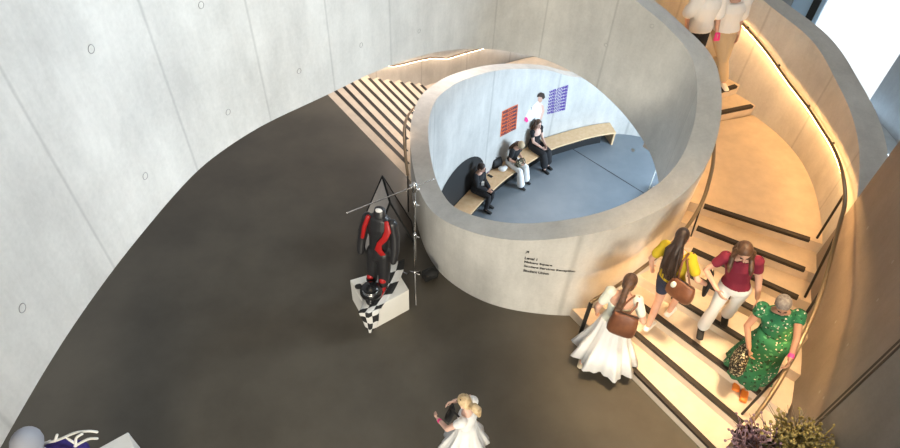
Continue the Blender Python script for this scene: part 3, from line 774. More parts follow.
        limb(bm, [H_+s.hf*.084*k+s.hu*.012*k, H_+s.hf*.100*k-s.hu*.024*k, H_+s.hf*.108*k-s.hu*.034*k], [.009*k, .011*k, .014*k], 8)
        for sg in (-1, 1):
            ell(bm, H_+s.hr*sg*.077*k-s.hu*.012*k-s.hf*.005*k, (.011*k, .018*k, .031*k), ax, 10, 8)
        s.b = vox(link('body', bm, skin, s.t), .0065*k, 3, .5)
        for sg in (-1, 1):
            bm = bmesh.new(); ell(bm, H_+s.hr*sg*.030*k+s.hf*.084*k+s.hu*.008*k, (.013*k, .007*k, .007*k), ax, 10, 8); link('eye', bm, 'eye', s.t)
            bm = bmesh.new(); limb(bm, [H_+s.hr*sg*.014*k+s.hf*.092*k+s.hu*.028*k, H_+s.hr*sg*.030*k+s.hf*.088*k+s.hu*.033*k, H_+s.hr*sg*.046*k+s.hf*.074*k+s.hu*.028*k], [.003*k, .004*k, .003*k], 6); link('eyebrow', bm, 'hair_dark', s.t)
        bm = bmesh.new(); ell(bm, H_+s.hf*.086*k-s.hu*.064*k, (.022*k, .010*k, .007*k), ax, 10, 8); link('mouth', bm, 'lips', s.t)
    def top(s, m, sleeve=.6, g=.014, lo=-.02, hi=.50, name='shirt', hem=None, label=None):
        bm = bmesh.new(); s.torso(bm, g, hi, lo)
        for sg in (-1, 1): s.arm(bm, sg, g+.004, sleeve)
        if hem: 
            c = s.pel+s.sp*lo*s.k; limb(bm, [s.pel+s.sp*.15*s.k, c, c-Vector((0, 0, hem))], [(.135*s.k+g, .10*s.k+g), (.17*s.k+g, .125*s.k+g), (.18*s.k+g*1.3, .135*s.k+g*1.3)], 20, side=s.R, cap=False)
        o = vox(link(name, bm, m, s.t), .010, 3, .5)
        if label: o['label'] = label
        return o
    def trousers(s, m, to=1.93, g=.014, flare=0, name='trousers', label=None):
        bm = bmesh.new(); s.torso(bm, g*.8, .16, None)
        for sg in (-1, 1): s.leg(bm, sg, g, to, flare)
        o = vox(link(name, bm, m, s.t), .010, 3, .5)
        if label: o['label'] = label
        return o
    def shoes(s, m, sole=None, h_=.0):
        k = s.k
        for sg in (-1, 1):
            an, fd = s.J['an', sg], s.J['fd', sg]; bm = bmesh.new()
            limb(bm, [an+Vector((0, 0, -.050*k))-fd*.045*k, an+Vector((0, 0, -.048*k))+fd*.05*k, an+Vector((0, 0, -.060*k))+fd*.15*k], [(.036*k, .040*k), (.034*k, .045*k), (.022*k, .044*k)], 14, side=Vector((0, 0, 1)))
            sh = link('shoe', bm, m, s.t)
            if sole:
                bm = bmesh.new(); limb(bm, [an+Vector((0, 0, -.078*k))-fd*.05*k, an+Vector((0, 0, -.078*k))+fd*.16*k], [(.010*k, .043*k), (.010*k, .046*k)], 14, side=Vector((0, 0, 1))); link('sole', bm, sole, sh)
    def skirt(s, m, zs, rx, ry, folds=9, amp=.03, shift=None, name='skirt', n=96):
        """cloth hanging from the waist: zs heights below the waist, radii and a drift of the hem"""
        bm = bmesh.new(); rows = []; k = s.k
        for j, z in enumerate(zs):
            f = j/(len(zs)-1); c = s.waist+Vector((0, 0, -z)) + (Vector(shift)*f*f if shift else Vector())
            if z < .2: c = s.waist-s.sp*z+(Vector(shift)*f*f if shift else Vector())
            row = []
            for i in range(n):
                a = 2*PI*i/n; w_ = 1+amp*(f**1.2)*(math.sin(folds*a+1.3*math.sin(2*a))+.4*math.sin(folds*2.3*a+f*2))
                row.append(bm.verts.new(c+s.R*rx[j]*w_*math.cos(a)+s.F*ry[j]*w_*math.sin(a)+Vector((0, 0, .02*f*math.sin(3*a)))))
            rows.append(row)
        for j in range(len(rows)-1):
            for i in range(n): bm.faces.new((rows[j][i], rows[j][(i+1) % n], rows[j+1][(i+1) % n], rows[j+1][i]))
        o = link(name, bm, m, s.t); sd = o.modifiers.new('thickness', 'SOLIDIFY'); sd.thickness = .006; return o
    def hair(s, m, length=.0, back=.0, width=.075, side=None, bun=None, tail=None, cap=True, front=.0, wave=.0, strands=None):
        bm = bmesh.new(); k = s.k; H_ = s.head; ax = (s.hr, s.hf, s.hu)
        ell(bm, H_+s.hu*.033*k-s.hf*.020*k, (.085*k, .099*k, .100*k), ax, 20, 14)
        ell(bm, H_-s.hf*.045*k-s.hu*.025*k, (.078*k, .062*k, .075*k), ax, 16, 12)
        if length:
            nk = H_-s.hf*.07*k; dn = Vector((0, 0, -1)); pts = [nk+s.hu*.02*k, nk-s.hu*.08*k-s.hf*.02*k]
            e0 = s.neck-s.Fc*.10*k; pts += [e0, e0-s.sp*length*.5-s.Fc*.025, e0-s.sp*length-s.Fc*.02]
            if side: pts = [p+s.hr*side*i*.25 for i, p in enumerate(pts)]
            limb(bm, pts, [(.055*k, .07*k), (.05*k, .075*k), (.04*k, width+.012), (.035*k, width), (.015*k, width*.45)], 14, side=s.Fc)
            for q in range(7):
                o_ = (q-3)/3*width*.85; pp = [p+s.Rc*o_*(.6+.2*i)+s.Fc*(-.03-.008*math.sin(q*2+i)) for i, p in enumerate(pts[1:])]; pp[-1] = pp[-1]-s.sp*random.uniform(-.03, .03)
                limb(bm, pp, [.016, .018, .016, .006], 6)
        for st in (strands or []): limb(bm, [Vector(p) for p in st[0]], st[1], 8)
        if tail: limb(bm, tail[0], tail[1], 12)
        if bun: ell(bm, bun[0], bun[1], None)
        return vox(link('hair', bm, m, s.t), .0075, 2, .4)
def S_bag(name, label, cat, m, pts, strap, size, side, face, mstrap=None, tote=True, group=None, extra=None):
    """soft bag: rounded body, flap or rim, zip line and a strap over the shoulder"""
    c = Vector(pts); t = thing(name, label, cat, c, group); bm = bmesh.new()
    a, b = side.normalized(), face.normalized(); u = Vector((0, 0, 1)); sx, sy, sz = size
    rows = []; n = 24
    for z, f, g_ in ((-.5, .55, .55), (-.47, .86, .85), (-.38, .98, 1), (-.1, 1, 1.0), (.2, .92, .8), (.42, .84, .5), (.5, .78, .30)):
        row = []
        for i in range(n):
            q = 2*PI*i/n; ca, sa = math.cos(q), math.sin(q); ca = math.copysign(abs(ca)**.6, ca); sa = math.copysign(abs(sa)**.6, sa)
            row.append(bm.verts.new(a*ca*sx*.5*f+b*sa*sy*.5*g_+u*(z*sz+.012*math.sin(3*q)*(z > 0))))
        rows.append(row)
    for j in range(len(rows)-1):
        for i in range(n): bm.faces.new((rows[j][i], rows[j][(i+1) % n], rows[j+1][(i+1) % n], rows[j+1][i]))
    bm.faces.new(rows[0][::-1]); bm.faces.new(rows[-1]); link('bag_body', bm, m, t)
    for st in strap:
        bm = bmesh.new(); limb(bm, [Vector(p)-c for p in st], [(.004, .012)]*len(st), 8); link('strap', bm, mstrap or m, t)
    bm = bmesh.new(); limb(bm, [a*sx*.40+u*sz*.505, -a*sx*.40+u*sz*.505], [.006, .006], 8); link('zip', bm, 'nosing', t)
    if extra: extra(t, a, b, u, sx, sy, sz)
    return t
V = Vector
# 1 the woman in white at the foot of the stair, seen from behind
o = W(598, 361, 0); F_ = V((.35, .94, 0)).normalized(); R_ = V((F_.y, -F_.x, 0))
fl = W(580, 366, 0)-o; fr = W(613, 355, 0)-o
p1 = Fig('woman with a braid in white blouse and long skirt at the stair foot', o, F_, 1.66, lean=.08, feet=(fl, fr), footdir=(F_, F_), look=(.15, .25), pelvis=V((0, 0, .90))+F_*.02,
         hands=(None, F_*.18+R_*.24+V((0, 0, 1.02))), skin='skin')
p1.top('mint_cloth', .62, .010, lo=.03, hi=.43, name='blouse', label='pale green tinted white off-shoulder blouse')
wz = [.06, .13, .24, .42, .62, .84]
p1.skirt('white_cloth', wz, [.145, .175, .195, .24, .32, .40], [.11, .135, .15, .19, .26, .33], 9, .13, shift=R_*.05-F_*.06)
p1.shoes('sandal', 'sandal')
br = [p1.head-p1.hf*.09, p1.head-p1.hf*.11-p1.hu*.09, p1.neck-p1.Fc*.13+p1.Rc*(-.01), p1.neck-p1.Fc*.145-p1.sp*.12-p1.Rc*.02, p1.neck-p1.Fc*.14-p1.sp*.24-p1.Rc*.03, p1.neck-p1.Fc*.13-p1.sp*.30-p1.Rc*.03]
p1.hair('hair_brown', tail=(cr(br, 4, 0), [.034+.010*abs(math.sin(i*1.3)) - (.02 if i > 17 else 0) for i in range(21)]))
bc = o+p1.pel+p1.sp*.20-F_*.17+R_*.09
S_bag('handbag', 'brown leather backpack worn by the woman in white at the foot of the stair', 'bag', 'leather', bc, [[o+p1.J['sh', 1]+V((0, 0, .07)), o+p1.J['sh', 1]-F_*.10, bc+V((0, 0, .12))], [o+p1.J['sh', 1]+V((0, 0, .065))-R_*.05, o+p1.J['sh', 1]-F_*.10-R_*.12, bc+V((0, 0, .12))-R_*.10]], (.34, .16, .36), R_, F_)
# 2 the woman in mustard yellow climbing
z2 = 2*h; o = W(651, 328, z2); F_ = V((.72, .69, 0)).normalized(); R_ = V((F_.y, -F_.x, 0))
fl = W(645, 334, 2*h)-o; fr = W(668, 314, 3*h)-o
p2 = Fig('woman with long dark hair in a mustard top and denim shorts climbing the stair', o, F_, 1.62, side=-.18, lean=.02, feet=(fl, fr), footdir=(F_, F_), look=(-.2, .35), pelvis=V((0, 0, .96))+F_*.03-R_*.04, hands=(None, F_*.16+R_*.30+V((0, 0, 1.10))), skin='skin', girth=1.05)
p2.top('yellow_cloth', .62, .016, lo=.0, hi=.50, name='shirt')
p2.trousers('denim', .55, .016, name='shorts'); p2.shoes('white_cloth', 'white_paint')
p2.hair('hair_dark', .42, width=.11)
bc = o+p2.pel+p2.sp*.10-F_*.14+R_*.20
S_bag('handbag', 'brown leather shoulder bag on the woman in the mustard top', 'bag', 'leather', bc, [[o+p2.J['sh', 1]+V((0, 0, .075))+F_*.02, o+p2.J['sh', 1]-F_*.09+V((0, 0, .02)), bc+V((0, 0, .14))+R_*.07], [o+p2.J['sh', 1]+V((0, 0, .075))-F_*.03-R_*.03, o+p2.J['sh', 1]-F_*.12-R_*.03, bc+V((0, 0, .14))-R_*.09]], (.34, .15, .27), R_, F_,
      extra=lambda t, a, b, u, sx, sy, sz: link('tassel', (lambda bm: (ell(bm, -b*sy*.55+u*.09-a*.08, (.035, .03, .045)), bm)[1])(bmesh.new()), 'mint_cloth', t))
# 3 the woman in maroon coming down
z3 = 4*h; o = W(709, 328, z3); F_ = V((-.35, -.94, 0)).normalized(); R_ = V((F_.y, -F_.x, 0))
fr = W(697, 336, 3*h+.01)-o; fl = W(724, 318, 4*h)-o
p3 = Fig('woman in a maroon polo top and white trousers walking down the stair', o, F_, 1.68, lean=.04, side=.22, feet=(fl, fr), footdir=(F_, F_), look=(-.1, .55), pelvis=V((0, 0, .88))+F_*.02, hands=(-R_*.27+F_*.10+V((0, 0, .82)), R_*.22+F_*.26+V((0, 0, .98))), skin='skin', elbow=(None, R_*.8-F_*.6))
p3.top('maroon_cloth', .45, .010, lo=.03, hi=.51, name='polo_shirt'); p3.trousers('white_cloth', 1.90, .010, .03); p3.shoes('black')
st = []
for sg in (-1, 1): st.append(([p3.head+p3.hu*.08+p3.hr*sg*.03, p3.head+p3.hr*sg*.085, p3.neck+p3.Rc*sg*.095+p3.Fc*.03, p3.shl+p3.Rc*sg*.11+p3.Fc*.10-p3.sp*.06, p3.chest+p3.Rc*sg*.11+p3.Fc*.125], [.02, .035, .032, .030, .012]))
p3.hair('hair_brown', .26, width=.10, strands=st)
bm = bmesh.new(); ell(bm, p3.neck+p3.Fc*.075-p3.sp*.05, (.05, .02, .03)); link('collar', bm, 'maroon_cloth', p3.t)
bc = o+p3.pel+R_*.27-F_*.02+V((0, 0, -.12))
S_bag('handbag', 'slim black shoulder bag hanging beside the woman in the maroon top', 'bag', 'black', bc, [[o+p3.J['sh', 1]+V((0, 0, .07)), o+p3.J['sh', 1]+R_*.08-V((0, 0, .25)), bc+V((0, 0, .15))]], (.20, .05, .32), F_, R_)
# 4 the woman in the green floral dress holding the rail
z4 = 2*h; o = W(747, 388, z4); F_ = V((-.42, -.91, 0)).normalized(); R_ = V((F_.y, -F_.x, 0))
fl = W(744, 392, 2*h)-o; fr = W(737, 381, 2*h)-o
pz = W(787, 368, 1.50)
p4 = Fig('grey-haired woman in a green floral dress with her hand on the handrail', o, F_, 1.66, lean=-.10, side=.26, feet=(fl, fr), footdir=(F_, F_), look=(-.05, .75), pelvis=V((0, 0, .90))-F_*.07+R_*.06, hands=(pz-o+V((0, 0, .05))-F_*.06, R_*.30+F_*.14+V((0, 0, .88))), skin='skin_tan', girth=1.10, elbow=(-R_*1-F_*.2, R_*.9-F_*.5), curl=.9)
p4.top('green_floral', .22, .020, lo=.02, hi=.50, name='dress_bodice')
p4.skirt('green_floral', [-.02, .1, .25, .42, .6, .78], [.175, .205, .22, .235, .26, .28], [.14, .17, .185, .20, .23, .26], 8, .09, shift=-R_*.0+F_*.02, name='dress_skirt')
p4.shoes('orange_shoe', 'orange_shoe'); p4.hair('hair_grey')
for sg, m_ in ((-1, 'pink'),):
    bm = bmesh.new(); w0 = p4.J['wr', sg]; d = (p4.J['el', sg]-w0).normalized(); limb(bm, [w0+d*.03, w0+d*.055], [.032, .032], 12); link('wristband', bm, m_, p4.t)
bc = o+p4.J['wr', 1]+V((0, 0, -.24))-R_*.0
S_bag('tote_bag', 'black tote bag with a cream flower print held by the woman in the green dress', 'bag', 'black_floral', bc, [[o+p4.J['wr', 1]+V((0, 0, -.03))+F_*.02, bc+V((0, 0, .15))+F_*.07], [o+p4.J['wr', 1]+V((0, 0, -.03))-F_*.02, bc+V((0, 0, .15))-F_*.09]], (.34, .16, .32), F_, R_, 'black')
# 5 the person in the cream shirt at the top
o = W(722, 88, 10*h); F_ = V((.15, -.99, 0)).normalized(); R_ = V((F_.y, -F_.x, 0))
fr = W(722, 88, 10*h)-o-V((0, 0, 0)); fl = V((-.10, .38, h))
p5 = Fig('person in a loose white shirt and beige trousers stepping down onto the landing', o, F_, 1.76, lean=.06, side=.12, feet=(fl+R_*.12, fr), footdir=(F_, F_), look=(0, .2), pelvis=V((-.26, .14, .92)), hands=(None, R_*.42-F_*.02+V((0, .2, .93))), skin='skin', girth=1.05)
p5.trousers('beige_cloth', 1.82, .024, .015); p5.top('white_cloth', .95, .045, lo=-.02, hi=.52, name='shirt'); p5.shoes('white_paint', 'black'); p5.hair('hair_dark')
bc = o+p5.pel+R_*.30-F_*.12+V((0, 0, .02))
S_bag('tote_bag', 'white cloth tote bag carried behind the person in the loose white shirt', 'bag', 'white_cloth', bc, [[o+p5.J['sh', 1]+V((0, 0, .09)), o+p5.J['sh', 1]+R_*.05-V((0, 0, .2))-F_*.06, bc+V((0, 0, .18))]], (.30, .14, .36), F_, R_)
# 6 the person behind, partly hidden by the spiral wall
o = W(680, 80, 11*h); F_ = V((.25, -.97, 0)).normalized(); R_ = V((F_.y, -F_.x, 0))
p6 = Fig('person in a long white shirt half hidden by the spiral wall', o, F_, 1.68, lean=.04, look=(0, .2), hands=(-R_*.26+F_*.10+V((0, 0, .84)), None), skin='skin')
p6.trousers('blackcloth', 1.9, .016); p6.top('white_cloth', .9, .045, lo=-.08, hi=.52, name='shirt'); p6.shoes('black'); p6.hair('hair_brown', .2)
bm = bmesh.new(); w0 = p6.J['wr', -1]; limb(bm, [w0+V((0, 0, .0))+F_*.03, w0-V((0, 0, .10))+F_*.06], [(.012, .04), (.012, .05)], 10); ob = link('purse', bm, 'pink', None); ob.location = o; tag(ob, 'small pink purse in the hand of the half-hidden person in white', 'purse')
# 7 the girl on the dark floor
g0 = W(469, 412, 1.12); o = V((g0.x, g0.y, 0)); F_ = V((-.90, .42, 0)).normalized(); R_ = V((F_.y, -F_.x, 0))
p7 = Fig('blond girl in a white dress with a ponytail standing on the dark floor', o, F_, 1.36, lean=.04, look=(.1, .45), hands=(F_*.30-R_*.10+V((0, 0, .84)), F_*.22+R_*.10+V((0, 0, .98))), skin='skin_pale', elbow=(-R_*.8-F_*.5, R_*.8-V((0, 0, .8))), curl=.8)
p7.top('white_cloth', .30, .010, lo=.02, hi=.49, name='dress_bodice')
p7.skirt('white_cloth', [-.02, .08, .2, .35, .5], [.112, .14, .18, .24, .29], [.09, .115, .15, .21, .26], 10, .10, name='dress_skirt'); p7.shoes('white_paint')
pt = [p7.head-p7.hf*.085-p7.hr*.02, p7.head-p7.hf*.135-p7.hr*.02, p7.head-p7.hf*.165-p7.hu*.05-p7.hr*.02, p7.head-p7.hf*.15-p7.hu*.13-p7.hr*.02]
p7.hair('hair_blond', tail=(pt, [.022, .045, .048, .022]))
bm = bmesh.new(); ell(bm, p7.head-p7.hf*.02+p7.hu*.105*.8, (.05, .02, .012), (p7.hr, p7.hf, p7.hu)); link('hair_clip', bm, 'black', p7.t)
bm = bmesh.new(); w0 = p7.J['wr', -1]; d = (p7.J['el', -1]-w0).normalized(); limb(bm, [w0+d*.03, w0+d*.05], [.027, .027], 12); link('wristband', bm, 'pink', p7.t)
bc = o+F_*.22+V((0, 0, .86))+R_*.02
S_bag('handbag', 'small dark bag held in front of the blond girl', 'bag', 'black', bc, [[o+p7.J['sh', -1]+V((0, 0, .05)), bc+V((0, 0, .10))]], (.16, .08, .20), R_, F_)
# 8-10 the three sitting on the bench
def seated(label, px, py, height, skin, hands, look, lean=-.02, kneesp=.12, fwd=.42, cross=0):
    s0 = W(px, py, zs_); q = min(range(i_se), key=lambda i: (RING[i].xy-s0.xy).length); n2 = -nrm(RING, q); F_ = V((n2.x, n2.y, 0)).normalized(); R_ = V((F_.y, -F_.x, 0))
    c = s0.xy; o = V((c.x, c.y, ZL)); k = height/1.70
    f = Fig(label, o, F_, height, lean=lean, look=look, pelvis=V((0, 0, .45+.095*k)), feet=(F_*fwd-R_*kneesp+V((0, 0, .0)), F_*(fwd+.06)+R_*kneesp*(1-2*cross)), hands=[(F_*a_[0]+R_*a_[1]+V((0, 0, a_[2]))) for a_ in hands], knee=(F_+V((0, 0, 2)), F_+V((0, 0, 2))), skin=skin)
    return f, o, F_, R_
p8, o8, F8, R8 = seated('seated person in black with short dark hair and a name badge on the bench', 476, 190, 1.72, 'skin', ((.34, -.05, .66), (.34, .06, .66)), (-.1, .25), .08, .10, .34)
p8.top('blackcloth', 1.85, .022, lo=-.02, name='jacket'); p8.trousers('blackcloth', 1.92, .018); p8.shoes('black'); p8.hair('hair_dark')
bm = bmesh.new(); box(bm, p8.pel+p8.sp*.22+F8*.155, (.07, .07, .09)); link('name_badge', bm, 'white_paint', p8.t, smooth=False)
p9, o9, F9, R9 = seated('seated person in a pale cap, black top and wide pale trousers on the bench', 511, 163, 1.66, 'skin', ((.30, -.08, .70), (.32, .10, .68)), (0, .65), .22, .14, .46)
p9.top('blackcloth', .5, .018, lo=.0, name='shirt'); p9.trousers('white_cloth', 1.9, .022, .05); p9.shoes('black'); p9.hair('hair_brown', .22)
bm = bmesh.new(); ell(bm, p9.head+p9.hu*.055-p9.hf*.015, (.095, .108, .088), (p9.hr, p9.hf, p9.hu)); vox(link('cap', bm, 'beige_cloth', p9.t), .01)
bc = o9+F9*.30+R9*.02+V((0, 0, .67)); S_bag('handbag', 'black and white patterned bag on the lap of the person in the pale cap', 'bag', 'black_floral', bc, [[bc+R9*.12+V((0, 0, .06)), bc+V((0, 0, .16)), bc-R9*.12+V((0, 0, .06))]], (.32, .2, .16), R9, F9, 'black')
p10, o10, F10, R10 = seated('seated woman with dark curly hair in a black strap dress and boots on the bench', 534, 147, 1.70, 'skin_pale', ((.28, -.10, .66), (.30, .08, .66)), (.15, .1), -.03, .10, .50)
p10.top('blackcloth', .0, .014, lo=-.02, hi=.42, name='dress_bodice')
p10.trousers('blackcloth', 1.72, .045, .02, name='dress_skirt'); p10.shoes('black', 'black')
cs = []
for q in range(22):
    a = q*2.4; b_ = random.uniform(-.6, 1.0); cs.append(([p10.head+p10.hr*.085*math.cos(a)-p10.hf*.05*abs(math.sin(a))+p10.hu*.09*b_, p10.head+p10.hr*.11*math.cos(a)-p10.hf*.08*abs(math.sin(a))+p10.hu*(.09*b_-.09)], [.030, .022]))
p10.hair('hair_brown', .12, width=.09, strands=cs)
for sg in (-1, 1):
    bm = bmesh.new(); limb(bm, [p10.shl+p10.Rc*sg*.13+p10.sp*.04, p10.J['sh', sg]-p10.Rc*sg*.01-p10.sp*.055], [(.05, .006), (.045, .006)], 10); 
    limb(bm, [p10.J['sh', sg].lerp(p10.J['el', sg], .15), p10.J['sh', sg].lerp(p10.J['el', sg], .4)], [.055, .052], 12); link('sleeve', bm, 'blackcloth', p10.t)
# things lying on the bench
def on_bench(px, py, lift=0): return W(px, py, zs_)+V((0, 0, lift))
c = on_bench(496, 166, .13); S_bag('backpack', 'black backpack standing on the bench between the two seated people', 'bag', 'black', c, [[c+V((-.1, 0, .12)), c+V((0, -.05, .2)), c+V((.1, 0, .12))]], (.34, .22, .26), V((.8, .6, 0)), V((.6, -.8, 0)))
c = on_bench(502, 171, .07); bm = bmesh.new(); ell(bm, V(), (.11, .08, .07)); ell(bm, V((.07, .04, .02)), (.07, .06, .05)); ob = vox(link('cloth_bundle', bm, 'white_cloth'), .01); ob.location = c; tag(ob, 'small white cloth bundle beside the black backpack on the bench', 'cloth')
for (px, py), lb, m_ in (((490, 176), 'black phone lying flat on the bench beside the person in black', 'black'), ((486.5, 171.5), 'small white and purple card lying on the bench near the wall', 'lilac')):
    bm = bmesh.new(); box(bm, (0, 0, .006), (.08, .15, .010), Matrix.Rotation(.9, 3, 'Z')); ob = link('phone' if m_ == 'black' else 'card', bm, m_, None, smooth=False)
    mod = ob.modifiers.new('bevel', 'BEVEL'); mod.width = .004; mod.segments = 2; ob.location = on_bench(px, py); tag(ob, lb, 'phone' if m_ == 'black' else 'card')
# ------------------------------------------------------------------ the racing suit display
TP = [W(350, 280, .45), W(395, 267, .45), W(409, 290, .45), W(368, 312, .45)]
bm = bmesh.new(); prism(bm, [tuple(p.xy) for p in TP], 0, .45); pl_ = sharp(link('plinth', bm, 'white_paint', smooth=False))
mod = pl_.modifiers.new('bevel', 'BEVEL'); mod.width = .006; mod.segments = 2
tag(pl_, 'low white plinth under the black and red racing suit', 'plinth')
cb = bpy.data.materials.new('checkered_cloth'); cb.use_nodes = True; nt = cb.node_tree
ck = nt.nodes.new('ShaderNodeTexChecker'); ck.inputs['Scale'].default_value = 1; ck.inputs[1].default_value = (.72, .71, .68, 1); ck.inputs[2].default_value = (.015, .015, .015, 1)
uvn = nt.nodes.new('ShaderNodeUVMap'); nt.links.new(uvn.outputs[0], ck.inputs[0]); nt.links.new(ck.outputs[0], nt.nodes['Principled BSDF'].inputs['Base Color']); nt.nodes['Principled BSDF'].inputs['Roughness'].default_value = .8; M['check'] = cb
cz = .456; rowsP = [(395, 262, cz+.02, .14), (392, 272, cz+.03, .17), (386, 284, cz+.01, .19), (379, 296, cz+.02, .19), (373, 306, cz+.01, .17), (369, 312.5, cz+.004, .15)]
cen = [(W(a, b, z), w_) for a, b, z, w_ in rowsP]; e = cen[-1][0]; dcam = V((-.10, -.99, 0)).normalized()
cen += [(e+dcam*.035+V((0, 0, -.04)), .13), (e+dcam*.045+V((.01, 0, -.16)), .11), (e+dcam*.05+V((.01, 0, -.28)), .09), (e+dcam*.06+V((.0, 0, -.40)), .04)]
cc_ = cr([c for c, _ in cen], 4, 1); ww = cr([V((w_, 0, 0)) for _, w_ in cen], 4, 1)
bm = bmesh.new(); uvl = bm.loops.layers.uv.new('UVMap'); rows = []
for i, c in enumerate(cc_):
    f_ = i/(len(cc_)-1); dr = V((.93, .36, 0)) if f_ < .5 else V((.93, .36, 0)).lerp(V((1, -.05, 0)), (f_-.5)*2)
    rows.append([(c+dr*(j/8-.5)*2*ww[i].x+V((0, 0, .006+.010*math.sin(j*1.9+i*.7)))+dcam*(abs(j/8-.5)*-.10 if f_ > .55 else 0), (j/8*3, i*.24)) for j in range(9)])
vv = [[bm.verts.new(p) for p, _ in r_] for r_ in rows]
for i in range(len(rows)-1):
    for j in range(8):
        f = bm.faces.new((vv[i][j], vv[i][j+1], vv[i+1][j+1], vv[i+1][j]))
        for lp, u_ in zip(f.loops, (rows[i][j][1], rows[i][j+1][1], rows[i+1][j+1][1], rows[i+1][j][1])): lp[uvl].uv = u_
fl_ = link('checkered_flag', bm, 'check'); md = fl_.modifiers.new('thickness', 'SOLIDIFY'); md.thickness = .005; tag(fl_, 'black and white checkered flag draped over the white plinth', 'flag')
# suit
sc_ = W(380, 205, 1.84); base = W(378, 284, .50)
o = V((base.x, base.y, .0)); topc = V((sc_.x, sc_.y, 1.80)); sp_ = (topc-V((base.x, base.y, .5)))
RS = V((.93, -.30, 0)).normalized(); FS = V((RS.y, -RS.x, 0)); FS = FS if FS.y < 0 else -FS
def sp3(z, r=0, f=0): return V((base.x, base.y, 0)).lerp(V((topc.x, topc.y, 0)), (z-.5)/1.3)+RS*r+FS*f+V((0, 0, z))
t = thing('racing_suit', 'black and red leather racing suit hanging upright over the white plinth', 'suit', (0, 0, 0))
bm = bmesh.new()
limb(bm, [sp3(1.02), sp3(1.15), sp3(1.30), sp3(1.50), sp3(1.64), sp3(1.70)], [(.135, .10), (.13, .10), (.135, .10), (.165, .11), (.15, .09), (.07, .06)], 20, side=RS)
for sg in (-1, 1):
    limb(bm, [sp3(1.08, .07*sg), sp3(.80, .085*sg), sp3(.56, .085*sg, .01)], [(.095, .10), (.085, .085), (.065, .07)], 16)
    limb(bm, [sp3(1.60, .17*sg), sp3(1.40, .215*sg, .0), sp3(1.20, .235*sg, .03), sp3(1.06, .23*sg, .06)], [.065, .066, .058, .048], 14)
vox(link('suit_body', bm, 'suit', t), .010, 3)
for sg in (-1, 1):
    pass
print_side = 1 if RS.x > 0 else -1
bm = bmesh.new(); limb(bm, [sp3(1.67, .12*print_side, .07), sp3(1.56, .155*print_side, .10), sp3(1.44, .12*print_side, .115), sp3(1.34, .055*print_side, .12), sp3(1.24, .045*print_side, .12), sp3(1.16, .10*print_side, .105)], [(.030, .012), (.045, .015), (.040, .015), (.036, .015), (.055, .015), (.05, .012)], 12, side=RS)
link('stripe', bm, 'red', t)['label'] = 'red S-shaped stripe on the chest'
bm = bmesh.new(); limb(bm, [sp3(1.665, -.13*print_side, .06), sp3(1.50, -.175*print_side, .075), sp3(1.32, -.20*print_side, .075)], [(.024, .03), (.026, .03), (.02, .025)], 10); link('stripe', bm, 'red', t)['label'] = 'straight red stripe down the sleeve'
bm = bmesh.new(); limb(bm, [sp3(1.68, 0, .02), sp3(1.76, 0, .0)], [(.085, .06), (.075, .05)], 16, side=RS, closed=True); link('collar', bm, 'suit', t)
bm = bmesh.new(); ell(bm, sp3(1.775, 0, .02), (.055, .04, .03)); ob = link('collar_lining', bm, 'white_cloth', t)
for sg, nm in ((-1, 'left'), (1, 'right')):
    t = thing('boot', 'red and black racing boot under the %s leg of the racing suit' % ('left-hand' if sg < 0 else 'right-hand'), 'boot', sp3(.46, .09*sg, .02))
    bm = bmesh.new(); q = V(); d_ = FS
    limb(bm, [q+V((0, 0, .20)), q+V((0, 0, .10)), q+V((0, 0, .045))+d_*.03, q+V((0, 0, .035))+d_*.15], [(.052, .052), (.050, .050), (.045, .048), (.03, .045)], 14)
    vox(link('boot_body', bm, 'red', t), .008, 3)
    bm = bmesh.new(); limb(bm, [q+V((0, 0, .015))-d_*.05, q+V((0, 0, .015))+d_*.18], [(.012, .05), (.012, .05)], 12, side=V((0, 0, 1))); link('sole', bm, 'black', t)
    bm = bmesh.new(); limb(bm, [q+V((0, 0, .125)), q+V((0, 0, .15))], [.060, .060], 16); link('ankle_strap', bm, 'black', t)
# helmet in front of the boots
hc = W(372, 291, .55)+FS*.02; t = thing('helmet', 'glossy black racing helmet lying on the checkered flag in front of the boots', 'helmet', hc)
bm = bmesh.new(); ell(bm, V((0, 0, .02)), (.155, .15, .125)); limb(bm, [V((-.02, -.06, -.04)), V((.0, -.12, -.045))], [.07, .06], 14); M['gloss'] = mat('gloss_black', (.012, .012, .013), .12); vox(link('helmet_shell', bm, 'gloss', t), .009, 4)
bm = bmesh.new(); 
for i in range(3): limb(bm, [V((.11*math.cos(a), .115*math.sin(a)-.02, .055+.028*i)) for a in [PI*(1.15+.7*q/8) for q in range(9)]], [.005]*9, 6)
link('visor_rim', bm, 'chrome', t)
bm = bmesh.new(); limb(bm, [V((-.14, .05, .03)), V((-.20, .08, 0)), V((-.18, .12, -.03))], [.03, .035, .03], 10); link('chin_strap', bm, 'black', t)
